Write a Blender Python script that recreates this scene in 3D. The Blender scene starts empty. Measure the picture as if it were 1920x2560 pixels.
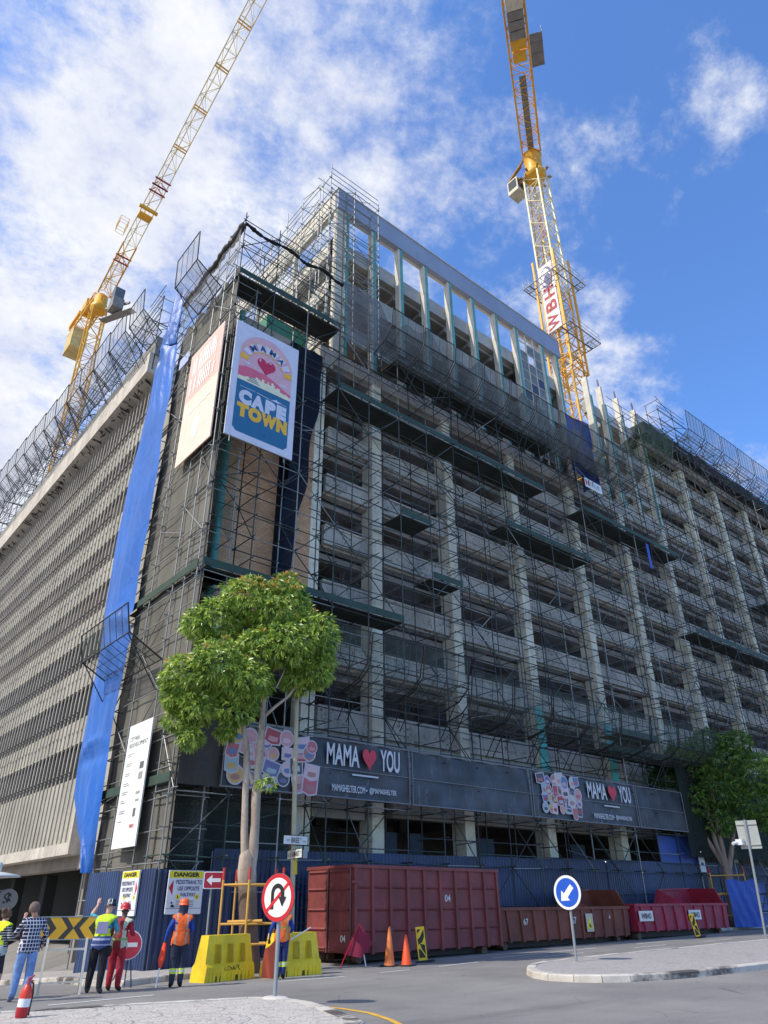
import bpy, bmesh, math, random
from mathutils import Vector, Matrix
R = math.radians
random.seed(7)
SC = bpy.context.scene
COL = SC.collection

# ------------------------------------------------------------------ camera
cam = bpy.data.cameras.new('camera')
cam.sensor_fit = 'HORIZONTAL'; cam.sensor_width = 36.0
cam.lens = 1781.36 / 1920 * 36
cam.clip_start = 0.1; cam.clip_end = 6000
cam_o = bpy.data.objects.new('camera', cam); COL.objects.link(cam_o)
_ya, _pi, _ro = R(49.7677), R(28.98789), R(-0.5557)
_f = Vector((math.cos(_pi)*math.cos(_ya), math.cos(_pi)*math.sin(_ya), math.sin(_pi)))
_r = Vector((math.sin(_ya), -math.cos(_ya), 0)); _u = _r.cross(_f)
_r2 = _r*math.cos(_ro) + _u*math.sin(_ro); _u2 = -_r*math.sin(_ro) + _u*math.cos(_ro)
cam_o.matrix_world = Matrix((( _r2.x, _u2.x, -_f.x, 0), (_r2.y, _u2.y, -_f.y, 0), (_r2.z, _u2.z, -_f.z, 1.6), (0, 0, 0, 1)))
SC.camera = cam_o
SC.view_settings.view_transform = 'Standard'; SC.view_settings.look = 'None'
SC.view_settings.exposure = 0.0; SC.view_settings.gamma = 1.0
SC.cycles.transparent_max_bounces = 40
SC.cycles.max_bounces = 6

# ------------------------------------------------------------------ light
SUN_EL, SUN_OFF = 47.0, 9.0
sd = Vector((-math.cos(R(SUN_OFF))*math.cos(R(SUN_EL)), math.sin(R(SUN_OFF))*math.cos(R(SUN_EL)), math.sin(R(SUN_EL))))
sl = bpy.data.lights.new('sun', 'SUN'); sl.energy = 4.2; sl.angle = R(0.5); sl.color = (1.0, 0.94, 0.84)
so = bpy.data.objects.new('sun', sl); COL.objects.link(so)
so.rotation_euler = sd.to_track_quat('Z', 'Y').to_euler(); so.location = (-40, 10, 60)

world = bpy.data.worlds.new('World'); SC.world = world; world.use_nodes = True
def world_nodes():
    nt = world.node_tree; N = nt.nodes; L = nt.links; N.clear()
    def n(t, **k):
        o = N.new(t)
        for a, b in k.items(): setattr(o, a, b)
        return o
    def mth(op, a, b=None, clamp=False):
        m = n('ShaderNodeMath', operation=op, use_clamp=clamp)
        for i, v in enumerate((a, b)):
            if v is None: continue
            if isinstance(v, (int, float)): m.inputs[i].default_value = v
            else: L.new(v, m.inputs[i])
        return m.outputs[0]
    out = n('ShaderNodeOutputWorld'); bg = n('ShaderNodeBackground')
    sky = n('ShaderNodeTexSky', sky_type='NISHITA', sun_disc=False)
    sky.sun_elevation = R(SUN_EL); sky.sun_rotation = math.atan2(sd.x, sd.y)
    sky.air_density = 1.0; sky.dust_density = 0.6; sky.ozone_density = 1.6
    tc = n('ShaderNodeTexCoord'); sep = n('ShaderNodeSeparateXYZ'); L.new(tc.outputs['Generated'], sep.inputs[0])
    X, Y, Z = sep.outputs
    zz = mth('MAXIMUM', mth('ADD', Z, 0.35), 0.05)
    cu = mth('DIVIDE', X, zz); cv = mth('DIVIDE', Y, zz)
    # wind streaks run obliquely across the sky
    cmb = n('ShaderNodeCombineXYZ'); L.new(cu, cmb.inputs[0]); L.new(cv, cmb.inputs[1])
    mp = n('ShaderNodeMapping'); L.new(cmb.outputs[0], mp.inputs[0])
    mp.inputs['Rotation'].default_value = (0, 0, R(20)); mp.inputs['Scale'].default_value = (1.0, 1.1, 1); mp.inputs['Location'].default_value = (15.2, 8.3, 2.7)
    n1 = n('ShaderNodeTexNoise'); n1.inputs['Scale'].default_value = 2.6; n1.inputs['Detail'].default_value = 10; n1.inputs['Roughness'].default_value = 0.66; n1.inputs['Distortion'].default_value = 0.1
    L.new(mp.outputs[0], n1.inputs['Vector'])
    n2 = n('ShaderNodeTexNoise'); n2.inputs['Scale'].default_value = 6.0; n2.inputs['Detail'].default_value = 7; n2.inputs['Roughness'].default_value = 0.68
    L.new(mp.outputs[0], n2.inputs['Vector'])
    # coverage grows towards +y (left of the street), thins towards +x
    side = mth('SUBTRACT', mth('MULTIPLY', Y, 0.645), mth('MULTIPLY', X, 0.763))   # -(right component)
    cov = mth('ADD', mth('MULTIPLY', side, 0.17), 0.028)
    base = mth('ADD', mth('MULTIPLY', n1.outputs['Fac'], 0.64), mth('MULTIPLY', n2.outputs['Fac'], 0.36))
    val = mth('ADD', base, cov)
    mr = n('ShaderNodeMapRange', interpolation_type='SMOOTHSTEP'); L.new(val, mr.inputs[0])
    mr.inputs[1].default_value = 0.47; mr.inputs[2].default_value = 0.635; mr.inputs[3].default_value = 0.0; mr.inputs[4].default_value = 1.0
    # thick parts slightly grey-lilac, thin edges white
    cr = n('ShaderNodeMapRange'); L.new(n2.outputs['Fac'], cr.inputs[0]); cr.inputs[1].default_value = 0.35; cr.inputs[2].default_value = 0.65; cr.inputs[3].default_value = 0; cr.inputs[4].default_value = 1
    cc = n('ShaderNodeMix', data_type='RGBA'); L.new(cr.outputs[0], cc.inputs[0])
    cc.inputs[6].default_value = (7.6, 8.1, 10.2, 1); cc.inputs[7].default_value = (11.0, 11.2, 11.6, 1)
    tint = n('ShaderNodeMix', data_type='RGBA', blend_type='MULTIPLY'); tint.inputs[0].default_value = 1.0
    L.new(sky.outputs[0], tint.inputs[6]); tint.inputs[7].default_value = (1.7, 2.42, 3.4, 1)
    mx = n('ShaderNodeMix', data_type='RGBA'); L.new(mr.outputs[0], mx.inputs[0])
    L.new(tint.outputs[2], mx.inputs[6]); L.new(cc.outputs[2], mx.inputs[7])
    L.new(mx.outputs[2], bg.inputs[0]); bg.inputs[1].default_value = 0.09
    L.new(bg.outputs[0], out.inputs[0])
world_nodes()

# ------------------------------------------------------------------ materials
def srgb(r, g, b):
    f = lambda c: c/12.92 if c <= 0.04045 else ((c+0.055)/1.055)**2.4
    return tuple(f(v/255) for v in (r, g, b))
class NT:
    def __init__(s, name):
        s.m = bpy.data.materials.new(name); s.m.use_nodes = True
        s.t = s.m.node_tree; s.b = s.t.nodes['Principled BSDF']; s.co = None
    def n(s, t, **k):
        o = s.t.nodes.new(t)
        for a, b in k.items(): setattr(o, a, b)
        return o
    def l(s, a, b): s.t.links.new(a, b)
    def coord(s, scale=(1, 1, 1)):
        if s.co is None: s.co = s.n('ShaderNodeTexCoord')
        mp = s.n('ShaderNodeMapping'); s.l(s.co.outputs['Object'], mp.inputs[0]); mp.inputs['Scale'].default_value = scale
        return mp.outputs[0]
    def noise(s, scale, detail=4, rough=0.6, stretch=(1, 1, 1), dist=0.0):
        q = s.n('ShaderNodeTexNoise'); q.inputs['Scale'].default_value = scale; q.inputs['Detail'].default_value = detail
        q.inputs['Roughness'].default_value = rough; q.inputs['Distortion'].default_value = dist
        s.l(s.coord(stretch), q.inputs['Vector']); return q.outputs['Fac']
    def ramp(s, fac, lo, hi, smooth=True):
        q = s.n('ShaderNodeMapRange'); q.interpolation_type = 'SMOOTHSTEP' if smooth else 'LINEAR'
        s.l(fac, q.inputs[0]); q.inputs[1].default_value = lo; q.inputs[2].default_value = hi
        return q.outputs[0]
    def mix(s, fac, a, b):
        q = s.n('ShaderNodeMix', data_type='RGBA')
        if isinstance(fac, (int, float)): q.inputs[0].default_value = fac
        else: s.l(fac, q.inputs[0])
        for i, v in ((6, a), (7, b)):
            if isinstance(v, tuple): q.inputs[i].default_value = (*v[:3], 1)
            else: s.l(v, q.inputs[i])
        return q.outputs[2]
    def math(s, op, a, b=None):
        q = s.n('ShaderNodeMath', operation=op)
        for i, v in enumerate((a, b)):
            if v is None: continue
            if isinstance(v, (int, float)): q.inputs[i].default_value = v
            else: s.l(v, q.inputs[i])
        return q.outputs[0]
    def col(s, c):
        if isinstance(c, tuple): s.b.inputs['Base Color'].default_value = (*c[:3], 1)
        else: s.l(c, s.b.inputs['Base Color'])
    def bump(s, h, d=0.02, st=0.6):
        q = s.n('ShaderNodeBump'); s.l(h, q.inputs['Height']); q.inputs['Distance'].default_value = d; q.inputs['Strength'].default_value = st
        s.l(q.outputs[0], s.b.inputs['Normal'])
    def set(s, rough=0.7, metal=0.0, spec=None, alpha=None):
        s.b.inputs['Roughness'].default_value = rough; s.b.inputs['Metallic'].default_value = metal
        if spec is not None: s.b.inputs['Specular IOR Level'].default_value = spec
        if alpha is not None:
            if isinstance(alpha, float): s.b.inputs['Alpha'].default_value = alpha
            else: s.l(alpha, s.b.inputs['Alpha'])
MT = {}
def paint(name, c, rough=0.55, var=0.18, dirt=0.25, scale=1.3, metal=0.0):
    """painted or plain surface with broad tone changes and grime"""
    if name in MT: return MT[name]
    t = NT(name); c = tuple(c)
    a = tuple(v*(1-var) for v in c); b = tuple(min(1, v*(1+var)) for v in c)
    base = t.mix(t.ramp(t.noise(scale, 5), 0.3, 0.7), a, b)
    dk = tuple(v*0.45+0.01 for v in c)
    f = t.math('MULTIPLY', t.ramp(t.noise(scale*3.1, 6, 0.7, (1, 1, 0.45)), 0.52, 0.78), dirt*2)
    t.col(t.mix(f, base, dk)); t.set(rough, metal); MT[name] = t.m; return t.m
def concrete(name, c, stain=0.5, speck=0.0, scale=0.5, rough=0.9):
    if name in MT: return MT[name]
    t = NT(name)
    a = tuple(v*0.78 for v in c); b = tuple(min(1, v*1.15) for v in c)
    base = t.mix(t.ramp(t.noise(scale, 6, 0.65), 0.3, 0.7), a, b)
    dk = tuple(v*0.38 for v in c)
    f = t.math('MULTIPLY', t.ramp(t.noise(1.6, 6, 0.7, (1, 1, 0.16)), 0.5, 0.8), stain)
    base = t.mix(f, base, dk)
    if speck:
        s1 = t.ramp(t.noise(5.5, 4, 0.7), 0.53, 0.6)
        patch = t.ramp(t.noise(0.9, 3), 0.4, 0.6)
        base = t.mix(t.math('MULTIPLY', t.math('MULTIPLY', s1, patch), speck), base, tuple(v*0.25 for v in c))
    t.col(base); t.bump(t.noise(14, 4), 0.02, 0.5); t.set(rough); MT[name] = t.m; return t.m
def flat(name, c, rough=0.6, metal=0.0, emit=None):
    if name in MT: return MT[name]
    t = NT(name)
    base = t.mix(t.ramp(t.noise(2.2, 4), 0.3, 0.75), tuple(v*0.92 for v in c), tuple(min(1, v*1.04) for v in c))
    t.col(base); t.set(rough, metal)
    if emit: t.b.inputs['Emission Color'].default_value = (*c, 1); t.b.inputs['Emission Strength'].default_value = emit
    MT[name] = t.m; return t.m
def rusty(name, c, rust=0.5, rough=0.65, chalk=0.2):
    if name in MT: return MT[name]
    t = NT(name)
    base = t.mix(t.ramp(t.noise(0.8, 6, 0.65), 0.3, 0.7), tuple(v*0.75 for v in c), tuple(min(1, v*1.2) for v in c))
    f = t.math('MULTIPLY', t.ramp(t.noise(1.7, 8, 0.72, (1, 1, 0.5)), 0.5, 0.68), rust)
    base = t.mix(f, base, srgb(96, 58, 40))
    g = t.math('MULTIPLY', t.ramp(t.noise(3.3, 8, 0.75, (1, 1, 0.25), 0.4), 0.58, 0.72), chalk)
    base = t.mix(g, base, srgb(190, 170, 160))
    t.col(base); t.bump(t.noise(1.6, 5, .6), 0.07, 0.5); t.set(rough); MT[name] = t.m; return t.m
def netting(name, c, dens=0.75, weave=60, var=0.25, tr=0.35):
    """woven shade cloth: a fine weave of opaque threads; light also passes through the cloth"""
    if name in MT: return MT[name]
    t = NT(name)
    v = t.ramp(t.noise(0.55, 5, 0.6, (1, 1, 0.4)), 0.3, 0.75)
    t.col(t.mix(v, tuple(k*(1-var) for k in c), tuple(k*(1+var) for k in c)))
    w = t.noise(weave, 1, 0.5)
    a = t.ramp(w, 0.5-0.28*dens-0.22*(2*dens-1), 0.5+0.28*(1-dens)-0.22*(2*dens-1))
    fold = t.math('MULTIPLY', t.ramp(t.noise(0.9, 4, 0.6, (1, 1, 0.25)), 0.35, 0.7), 0.22)
    t.set(0.85, alpha=t.math('MINIMUM', t.math('ADD', t.math('MULTIPLY', a, 0.8), t.math('ADD', fold, dens*0.15)), 1.0))
    t.b.inputs['Specular IOR Level'].default_value = 0.1
    MT[name] = t.m; return t.m

CONC = concrete('raw concrete', srgb(172, 168, 160), 0.55, 0.0)
SPAND = concrete('hacked spandrel concrete', srgb(190, 183, 170), 0.6, 0.9)
COLM = concrete('column concrete', srgb(244, 234, 208), 0.5, 0.4)
SLABM = concrete('slab soffit concrete', srgb(156, 148, 138), 0.7)
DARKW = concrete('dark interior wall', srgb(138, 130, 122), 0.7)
FINM = concrete('fin concrete', srgb(168, 163, 152), 0.9, 0.0, 0.35)
BANDM = concrete('aged spandrel render', srgb(166, 161, 148), 1.0, 0.3, 0.3)
LOUV = concrete('brown window sheeting', srgb(92, 84, 76), 0.7)
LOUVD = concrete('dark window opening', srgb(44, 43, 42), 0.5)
CORN = concrete('pale cornice render', srgb(196, 188, 176), 0.9, 0.3)
TEAL = paint('teal column wrap', srgb(90, 160, 150), 0.6, 0.15, 0.35)
CREAM = paint('cream and sunlit face paint', srgb(206, 199, 182), 0.7, 0.1, 0.4)
CLAD = paint('shade grey roof cladding', srgb(148, 154, 170), 0.45, 0.08, 0.15, 0.4)
STEEL = flat('galvanised scaffold tube', srgb(150, 152, 148), 0.45, 0.6)
DULL = flat('weathered scaffold tube', srgb(78, 82, 80), 0.6, 0.3)
GREENST = paint('green scaffold tube', srgb(50, 70, 62), 0.5, 0.35, 0.4, 0.9)
DKST = paint('dark scaffold tube', srgb(38, 40, 41), 0.55, 0.2, 0.3)
BOARD = paint('scaffold board', srgb(46, 52, 48), 0.8, 0.3, 0.4)
GPOST = flat('galvanised pole', srgb(150, 156, 158), 0.5, 0.3)
WHITE = flat('white sign sheeting', srgb(226, 228, 230), 0.5)
BLACK = flat('black lettering', srgb(24, 24, 26), 0.5)
REDS = flat('red sign sheeting', srgb(196, 26, 40), 0.5)
YELS = flat('yellow sign sheeting', srgb(232, 214, 30), 0.5)
BLUES = flat('blue sign sheeting', srgb(24, 84, 190), 0.5)

# ------------------------------------------------------------------ mesh helpers
class MB:
    def __init__(s): s.v = []; s.f = []; s.mi = []; s.cur = 0; s.sm = []
    def add(s, vs, fs, smooth=False):
        k = len(s.v); s.v += [tuple(p) for p in vs]
        for f in fs: s.f.append(tuple(i+k for i in f)); s.mi.append(s.cur); s.sm.append(smooth)
    def box(s, x0, y0, z0, x1, y1, z1):
        s.add([(x0, y0, z0), (x1, y0, z0), (x1, y1, z0), (x0, y1, z0), (x0, y0, z1), (x1, y0, z1), (x1, y1, z1), (x0, y1, z1)],
              [(3, 2, 1, 0), (4, 5, 6, 7), (0, 1, 5, 4), (1, 2, 6, 5), (2, 3, 7, 6), (3, 0, 4, 7)])
    def bar(s, p, q, w, h=None, up=(0, 0, 1)):
        """rectangular bar from p to q"""
        h = h or w; p = Vector(p); q = Vector(q); d = (q-p).normalized()
        u = Vector(up)
        if abs(d.dot(u)) > 0.99: u = Vector((0, 1, 0))
        a = d.cross(u).normalized(); b = a.cross(d)
        a *= w/2; b *= h/2
        s.add([p-a-b, p+a-b, p+a+b, p-a+b, q-a-b, q+a-b, q+a+b, q-a+b], [(3, 2, 1, 0), (4, 5, 6, 7), (0, 1, 5, 4), (1, 2, 6, 5), (2, 3, 7, 6), (3, 0, 4, 7)])
    def tube(s, p, q, r, n=6, r2=None, cap=True):
        p = Vector(p); q = Vector(q); d = q-p
        if d.length < 1e-6: return
        d.normalize(); u = Vector((0, 0, 1)) if abs(d.z) < 0.9 else Vector((1, 0, 0))
        a = d.cross(u).normalized(); b = a.cross(d); r2 = r if r2 is None else r2
        vs = []
        for c, rr in ((p, r), (q, r2)):
            for i in range(n):
                t = 2*math.pi*i/n; vs.append(c + (a*math.cos(t)+b*math.sin(t))*rr)
        fs = [(i, (i+1) % n, n+(i+1) % n, n+i) for i in range(n)]
        s.add(vs, fs, True)
        if cap: s.add(vs, [tuple(range(n))[::-1], tuple(range(n, 2*n))])
    def path(s, pts, r, n=6):
        """tube of varying radius through pts (r number or list)"""
        pts = [Vector(p) for p in pts]; m = len(pts)
        rs = r if isinstance(r, (list, tuple)) else [r]*m
        vs = []; pa = None
        for i, p in enumerate(pts):
            d = (pts[min(i+1, m-1)] - pts[max(i-1, 0)]).normalized()
            if pa is None:
                u = Vector((0, 0, 1)) if abs(d.z) < 0.9 else Vector((1, 0, 0)); pa = d.cross(u).normalized()
            pa = (pa - d*pa.dot(d)).normalized(); b = d.cross(pa)
            for k in range(n):
                t = 2*math.pi*k/n; vs.append(p + (pa*math.cos(t)+b*math.sin(t))*rs[i])
        fs = []
        for i in range(m-1):
            for k in range(n): fs.append((i*n+k, i*n+(k+1) % n, (i+1)*n+(k+1) % n, (i+1)*n+k))
        s.add(vs, fs, True); s.add(vs, [tuple(range(n))[::-1], tuple(range((m-1)*n, m*n))])
    def lathe(s, prof, n=24, c=(0, 0, 0)):
        vs = []; m = len(prof)
        for r, z in prof:
            for k in range(n):
                t = 2*math.pi*k/n; vs.append((c[0]+r*math.cos(t), c[1]+r*math.sin(t), c[2]+z))
        fs = [(i*n+k, i*n+(k+1) % n, (i+1)*n+(k+1) % n, (i+1)*n+k) for i in range(m-1) for k in range(n)]
        s.add(vs, fs, True)
        if prof[0][0] > 1e-4: s.add(vs, [tuple(range(n))[::-1]])
        if prof[-1][0] > 1e-4: s.add(vs, [tuple(range((m-1)*n, m*n))])
    def prism(s, pts, o, ex, ey, th):
        """outline pts (2D) in plane o,ex,ey; thickness th behind the face (face normal = ex x ey)"""
        o = Vector(o); ex = Vector(ex); ey = Vector(ey); nz = ex.cross(ey).normalized()
        n = len(pts)
        fr = [o+ex*a+ey*b for a, b in pts]; bk = [p-nz*th for p in fr]
        s.add(fr+bk, [tuple(range(n)), tuple(range(n, 2*n))[::-1]] + [(i, n+i, n+(i+1) % n, (i+1) % n) for i in range(n)])
    def grid(s, fn, nu, nv, smooth=True):
        vs = [fn(i/nu, j/nv) for j in range(nv+1) for i in range(nu+1)]
        fs = [(j*(nu+1)+i, j*(nu+1)+i+1, (j+1)*(nu+1)+i+1, (j+1)*(nu+1)+i) for j in range(nv) for i in range(nu)]
        s.add(vs, fs, smooth)
    def build(s, name, mats, parent=None, world=False):
        me = bpy.data.meshes.new(name)
        off = Vector((0, 0, 0))
        if parent is not None and world: off = wloc(parent)
        me.from_pydata([tuple(Vector(p)-off) for p in s.v], [], s.f)
        for m in (mats if isinstance(mats, (list, tuple)) else [mats]): me.materials.append(m)
        for i, p in enumerate(me.polygons): p.material_index = s.mi[i]; p.use_smooth = s.sm[i]
        me.update()
        o = bpy.data.objects.new(name, me); COL.objects.link(o)
        if parent is not None: o.parent = parent
        return o
def wloc(o):
    v = Vector(o.location)
    while o.parent is not None: o = o.parent; v = v + o.location
    return v
def tag(o, label=None, cat=None, group=None, kind=None):
    if label: o['label'] = label
    if cat: o['category'] = cat
    if group: o['group'] = group
    if kind: o['kind'] = kind
    return o
def thing(name, label, cat, loc=(0, 0, 0), rz=0.0, group=None):
    o = bpy.data.objects.new(name, None); o.empty_display_size = 0.2; COL.objects.link(o)
    o.location = loc; o.rotation_euler = (0, 0, rz)
    return tag(o, label, cat, group)
def structure(o): o['kind'] = 'structure'; return o
def dup(o, parent=None):
    c = o.copy(); COL.objects.link(c)
    if parent is not None: c.parent = parent
    for ch in list(o.children): dup(ch, c)
    return c
def wp(mb, name, mat, parent):
    """build world-coordinate mesh as part of parent"""
    return mb.build(name, mat, parent, True)
def disc(r, n=40, sx=1.0): return [(r*sx*math.cos(2*math.pi*i/n), r*math.sin(2*math.pi*i/n)) for i in range(n)]
def rrect(w, h, r, n=6):
    o = []
    for cx, cy, a in ((w/2-r, h/2-r, 0), (-w/2+r, h/2-r, 90), (-w/2+r, -h/2+r, 180), (w/2-r, -h/2+r, 270)):
        for i in range(n+1): t = R(a+90*i/n); o.append((cx+r*math.cos(t), cy+r*math.sin(t)))
    return o
def heart(w, h, n=40):
    o = []
    for i in range(n):
        t = 2*math.pi*i/n
        o.append((16*math.sin(t)**3/16*w/2, (13*math.cos(t)-5*math.cos(2*t)-2*math.cos(3*t)-math.cos(4*t))/14.5*h/2))
    return o[::-1]
_txt = {}
def text_geo(s, bold=0.0, space=1.0):
    k = (s, bold, space)
    if k not in _txt:
        cu = bpy.data.curves.new('lettering', 'FONT'); cu.body = s; cu.size = 1.0; cu.offset = bold; cu.resolution_u = 4
        cu.space_character = space
        ob = bpy.data.objects.new('lettering', cu); COL.objects.link(ob)
        bpy.context.view_layer.update()
        me = bpy.data.meshes.new_from_object(ob.evaluated_get(bpy.context.evaluated_depsgraph_get()))
        _txt[k] = ([tuple(v.co[:2]) for v in me.vertices], [tuple(p.vertices) for p in me.polygons])
        bpy.data.objects.remove(ob); bpy.data.curves.remove(cu); bpy.data.meshes.remove(me)
    return _txt[k]
def write(mb, s, c, ex, ey, w, h, bold=0.0, rot=0.0):
    """letters filling a w x h box centred at c"""
    vs, fs = text_geo(s, bold)
    x0 = min(v[0] for v in vs); x1 = max(v[0] for v in vs); y0 = min(v[1] for v in vs); y1 = max(v[1] for v in vs)
    c = Vector(c); ex = Vector(ex); ey = Vector(ey)
    out = []
    for x, y in vs:
        a = ((x-x0)/(x1-x0)-0.5)*w; b = ((y-y0)/(y1-y0)-0.5)*h
        a, b = a*math.cos(rot)-b*math.sin(rot), a*math.sin(rot)+b*math.cos(rot)
        out.append(c+ex*a+ey*b)
    mb.add(out, fs)
EX, EY, EZ = Vector((1, 0, 0)), Vector((0, 1, 0)), Vector((0, 0, 1))
def hgt(x, y):
    s = min(1, max(0, (15-x)/4))
    return 0.01*min(max(0, x-16), 70) - 0.065*min(max(0, y-21.5), 50)*s
# ------------------------------------------------------------------ ground
def asphalt():
    t = NT('asphalt')
    base = t.mix(t.ramp(t.noise(0.25, 6, 0.6), 0.3, 0.7), srgb(116, 113, 111), srgb(140, 136, 132))
    base = t.mix(t.math('MULTIPLY', t.ramp(t.noise(34, 4, 0.75), 0.5, 0.72), 0.75), base, srgb(164, 159, 153))
    base = t.mix(t.math('MULTIPLY', t.ramp(t.noise(21, 4, 0.8), 0.56, 0.66), 0.5), base, srgb(66, 65, 66))
    tr = t.math('MULTIPLY', t.ramp(t.noise(0.35, 4, 0.6, (0.25, 1.6, 1)), 0.5, 0.68), 0.4)
    base = t.mix(tr, base, srgb(84, 83, 83))
    base = t.mix(t.math('MULTIPLY', t.ramp(t.noise(1.1, 6, 0.7, (0.3, 1, 1)), 0.55, 0.75), 0.35), base, srgb(74, 73, 75))
    cr = t.n('ShaderNodeTexVoronoi', feature='DISTANCE_TO_EDGE'); cr.inputs['Scale'].default_value = 0.45; t.l(t.coord(), cr.inputs['Vector'])
    ck = t.math('MULTIPLY', t.ramp(cr.outputs['Distance'], 0.006, 0.0), t.ramp(t.noise(0.7, 3), 0.5, 0.62))
    base = t.mix(t.math('MULTIPLY', ck, 0.6), base, srgb(48, 47, 48))
    t.col(base); t.bump(t.noise(55, 3, 0.6), 0.012, 0.7); t.set(0.88); return t.m
ASPH = asphalt()
def paving(name, ca, cb, rings):
    t = NT(name)
    co = t.coord((1, 1, 1))
    if rings:   # cobbles laid in overlapping fans: cells around scattered centres
        v = t.n('ShaderNodeTexVoronoi', feature='F1'); v.inputs['Scale'].default_value = 0.8; t.l(co, v.inputs['Vector'])
        ring = t.math('FRACT', t.math('MULTIPLY', v.outputs['Distance'], 5.0))
        j1 = t.math('MAXIMUM', t.ramp(ring, 0.86, 0.97), 0.0)
        v2 = t.n('ShaderNodeTexVoronoi', feature='DISTANCE_TO_EDGE'); v2.inputs['Scale'].default_value = 8.0; t.l(co, v2.inputs['Vector'])
        j = t.math('MAXIMUM', j1, t.ramp(v2.outputs['Distance'], 0.06, 0.0))
        v3 = t.n('ShaderNodeTexVoronoi'); v3.inputs['Scale'].default_value = 8.0; t.l(co, v3.inputs['Vector'])
        tone = t.math('MULTIPLY', v3.outputs['Distance'], 0.9)
    else:
        b = t.n('ShaderNodeTexBrick'); t.l(co, b.inputs['Vector']); b.inputs['Scale'].default_value = 4.0
        b.inputs['Mortar Size'].default_value = 0.03; b.inputs['Color1'].default_value = (0, 0, 0, 1); b.inputs['Color2'].default_value = (1, 1, 1, 1)
        j = b.outputs['Fac']; tone = b.outputs['Color']
    base = t.mix(tone, ca, cb)
    base = t.mix(t.math('MULTIPLY', t.ramp(t.noise(1.4, 6, 0.7), 0.5, 0.75), 0.35), base, srgb(120, 112, 104))
    t.col(t.mix(t.math('MULTIPLY', j, 0.5), base, srgb(112, 106, 100))); t.bump(t.math('SUBTRACT', 1.0, j), 0.02, 0.7); t.set(0.9); return t.m
COBBLE = paving('cobble fan paving', srgb(178, 172, 164), srgb(204, 198, 190), True)
PAVER = paving('small grey pavers', srgb(162, 156, 152), srgb(186, 180, 176), False)
def kerbmat():
    t = NT('kerb stone')
    base = t.mix(t.ramp(t.noise(0.9, 6, 0.7), 0.3, 0.7), srgb(170, 162, 150), srgb(206, 200, 190))
    base = t.mix(t.ramp(t.noise(0.5, 5, 0.7), 0.5, 0.62), base, srgb(84, 80, 76))
    t.col(base); t.bump(t.noise(12, 4), 0.02, 0.6); t.set(0.9); return t.m
KERB = kerbmat()
xs = [-400, -150, -60, -30] + [-20+i for i in range(0, 111)] + [110, 140, 200, 400, 1200]
ys = [-400, -150, -60, -30] + [-15+i for i in range(0, 96)] + [100, 140, 200, 400, 1200]
g = MB(); g.add([(x, y, hgt(x, y)) for y in ys for x in xs], [(j*len(xs)+i, j*len(xs)+i+1, (j+1)*len(xs)+i+1, (j+1)*len(xs)+i) for j in range(len(ys)-1) for i in range(len(xs)-1)])
structure(g.build('road', ASPH))

def raised(name, pts, top, kerb_w, mtop, label=None):
    """kerbed island or pavement: outline pts counter-clockwise; kerb stones round it, paving inside"""
    n = len(pts); c = Vector((sum(p[0] for p in pts)/n, sum(p[1] for p in pts)/n, 0))
    outer = [Vector((p[0], p[1], 0)) for p in pts]
    inner = []
    for i in range(n):
        a, b, d = outer[i-1], outer[i], outer[(i+1) % n]
        t1 = (b-a).normalized(); t2 = (d-b).normalized(); nn = (Vector((-t1.y, t1.x, 0))+Vector((-t2.y, t2.x, 0))).normalized()
        inner.append(b+nn*kerb_w)
    e = structure(bpy.data.objects.new(name, None)); COL.objects.link(e)
    k = MB()
    for i in range(n):
        j = (i+1) % n; L_ = (outer[j]-outer[i]).length; m = max(1, round(L_/0.75))
        for q in range(m):
            g0 = 0.008/L_*m
            p0 = outer[i].lerp(outer[j], (q+g0)/m); p1 = outer[i].lerp(outer[j], (q+1-g0)/m)
            r0 = inner[i].lerp(inner[j], (q+g0)/m); r1 = inner[i].lerp(inner[j], (q+1-g0)/m)
            dz = random.uniform(-0.006, 0.006)
            t0 = hgt(p0.x, p0.y)+top+dz; t1 = hgt(p1.x, p1.y)+top+dz
            b0 = hgt(p0.x, p0.y)-0.1; b1 = hgt(p1.x, p1.y)-0.1
            out0 = p0 + (p0-r0).normalized()*0.02; out1 = p1 + (p1-r1).normalized()*0.02
            ch = 0.025
            k.add([(out0.x, out0.y, b0), (out1.x, out1.y, b1), (p0.x, p0.y, t0-ch), (p1.x, p1.y, t1-ch),
                   (p0.lerp(r0, 0.15).x, p0.lerp(r0, 0.15).y, t0), (p1.lerp(r1, 0.15).x, p1.lerp(r1, 0.15).y, t1), (r0.x, r0.y, t0), (r1.x, r1.y, t1), (r0.x, r0.y, b0), (r1.x, r1.y, b1)],
                  [(0, 1, 3, 2), (2, 3, 5, 4), (4, 5, 7, 6), (6, 7, 9, 8), (0, 2, 4, 6, 8), (1, 9, 7, 5, 3)])
    o = k.build('kerb', KERB); o.parent = e
    f = MB()
    # fan of rings so that the paving follows the ground
    rings = [[(c.x+(p.x-c.x)*s, c.y+(p.y-c.y)*s) for p in inner] for s in (1.0, 0.75, 0.5, 0.25)]
    vs = [(x, y, hgt(x, y)+top-0.012) for r_ in rings for x, y in r_] + [(c.x, c.y, hgt(c.x, c.y)+top-0.012)]
    fs = []
    for q in range(3):
        for i in range(n): j = (i+1) % n; fs.append((q*n+i, q*n+j, (q+1)*n+j, (q+1)*n+i))
    for i in range(n): fs.append((3*n+i, 3*n+(i+1) % n, 4*n))
    f.add(vs, fs); o = f.build('paving', mtop); o.parent = e
    return e
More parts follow.
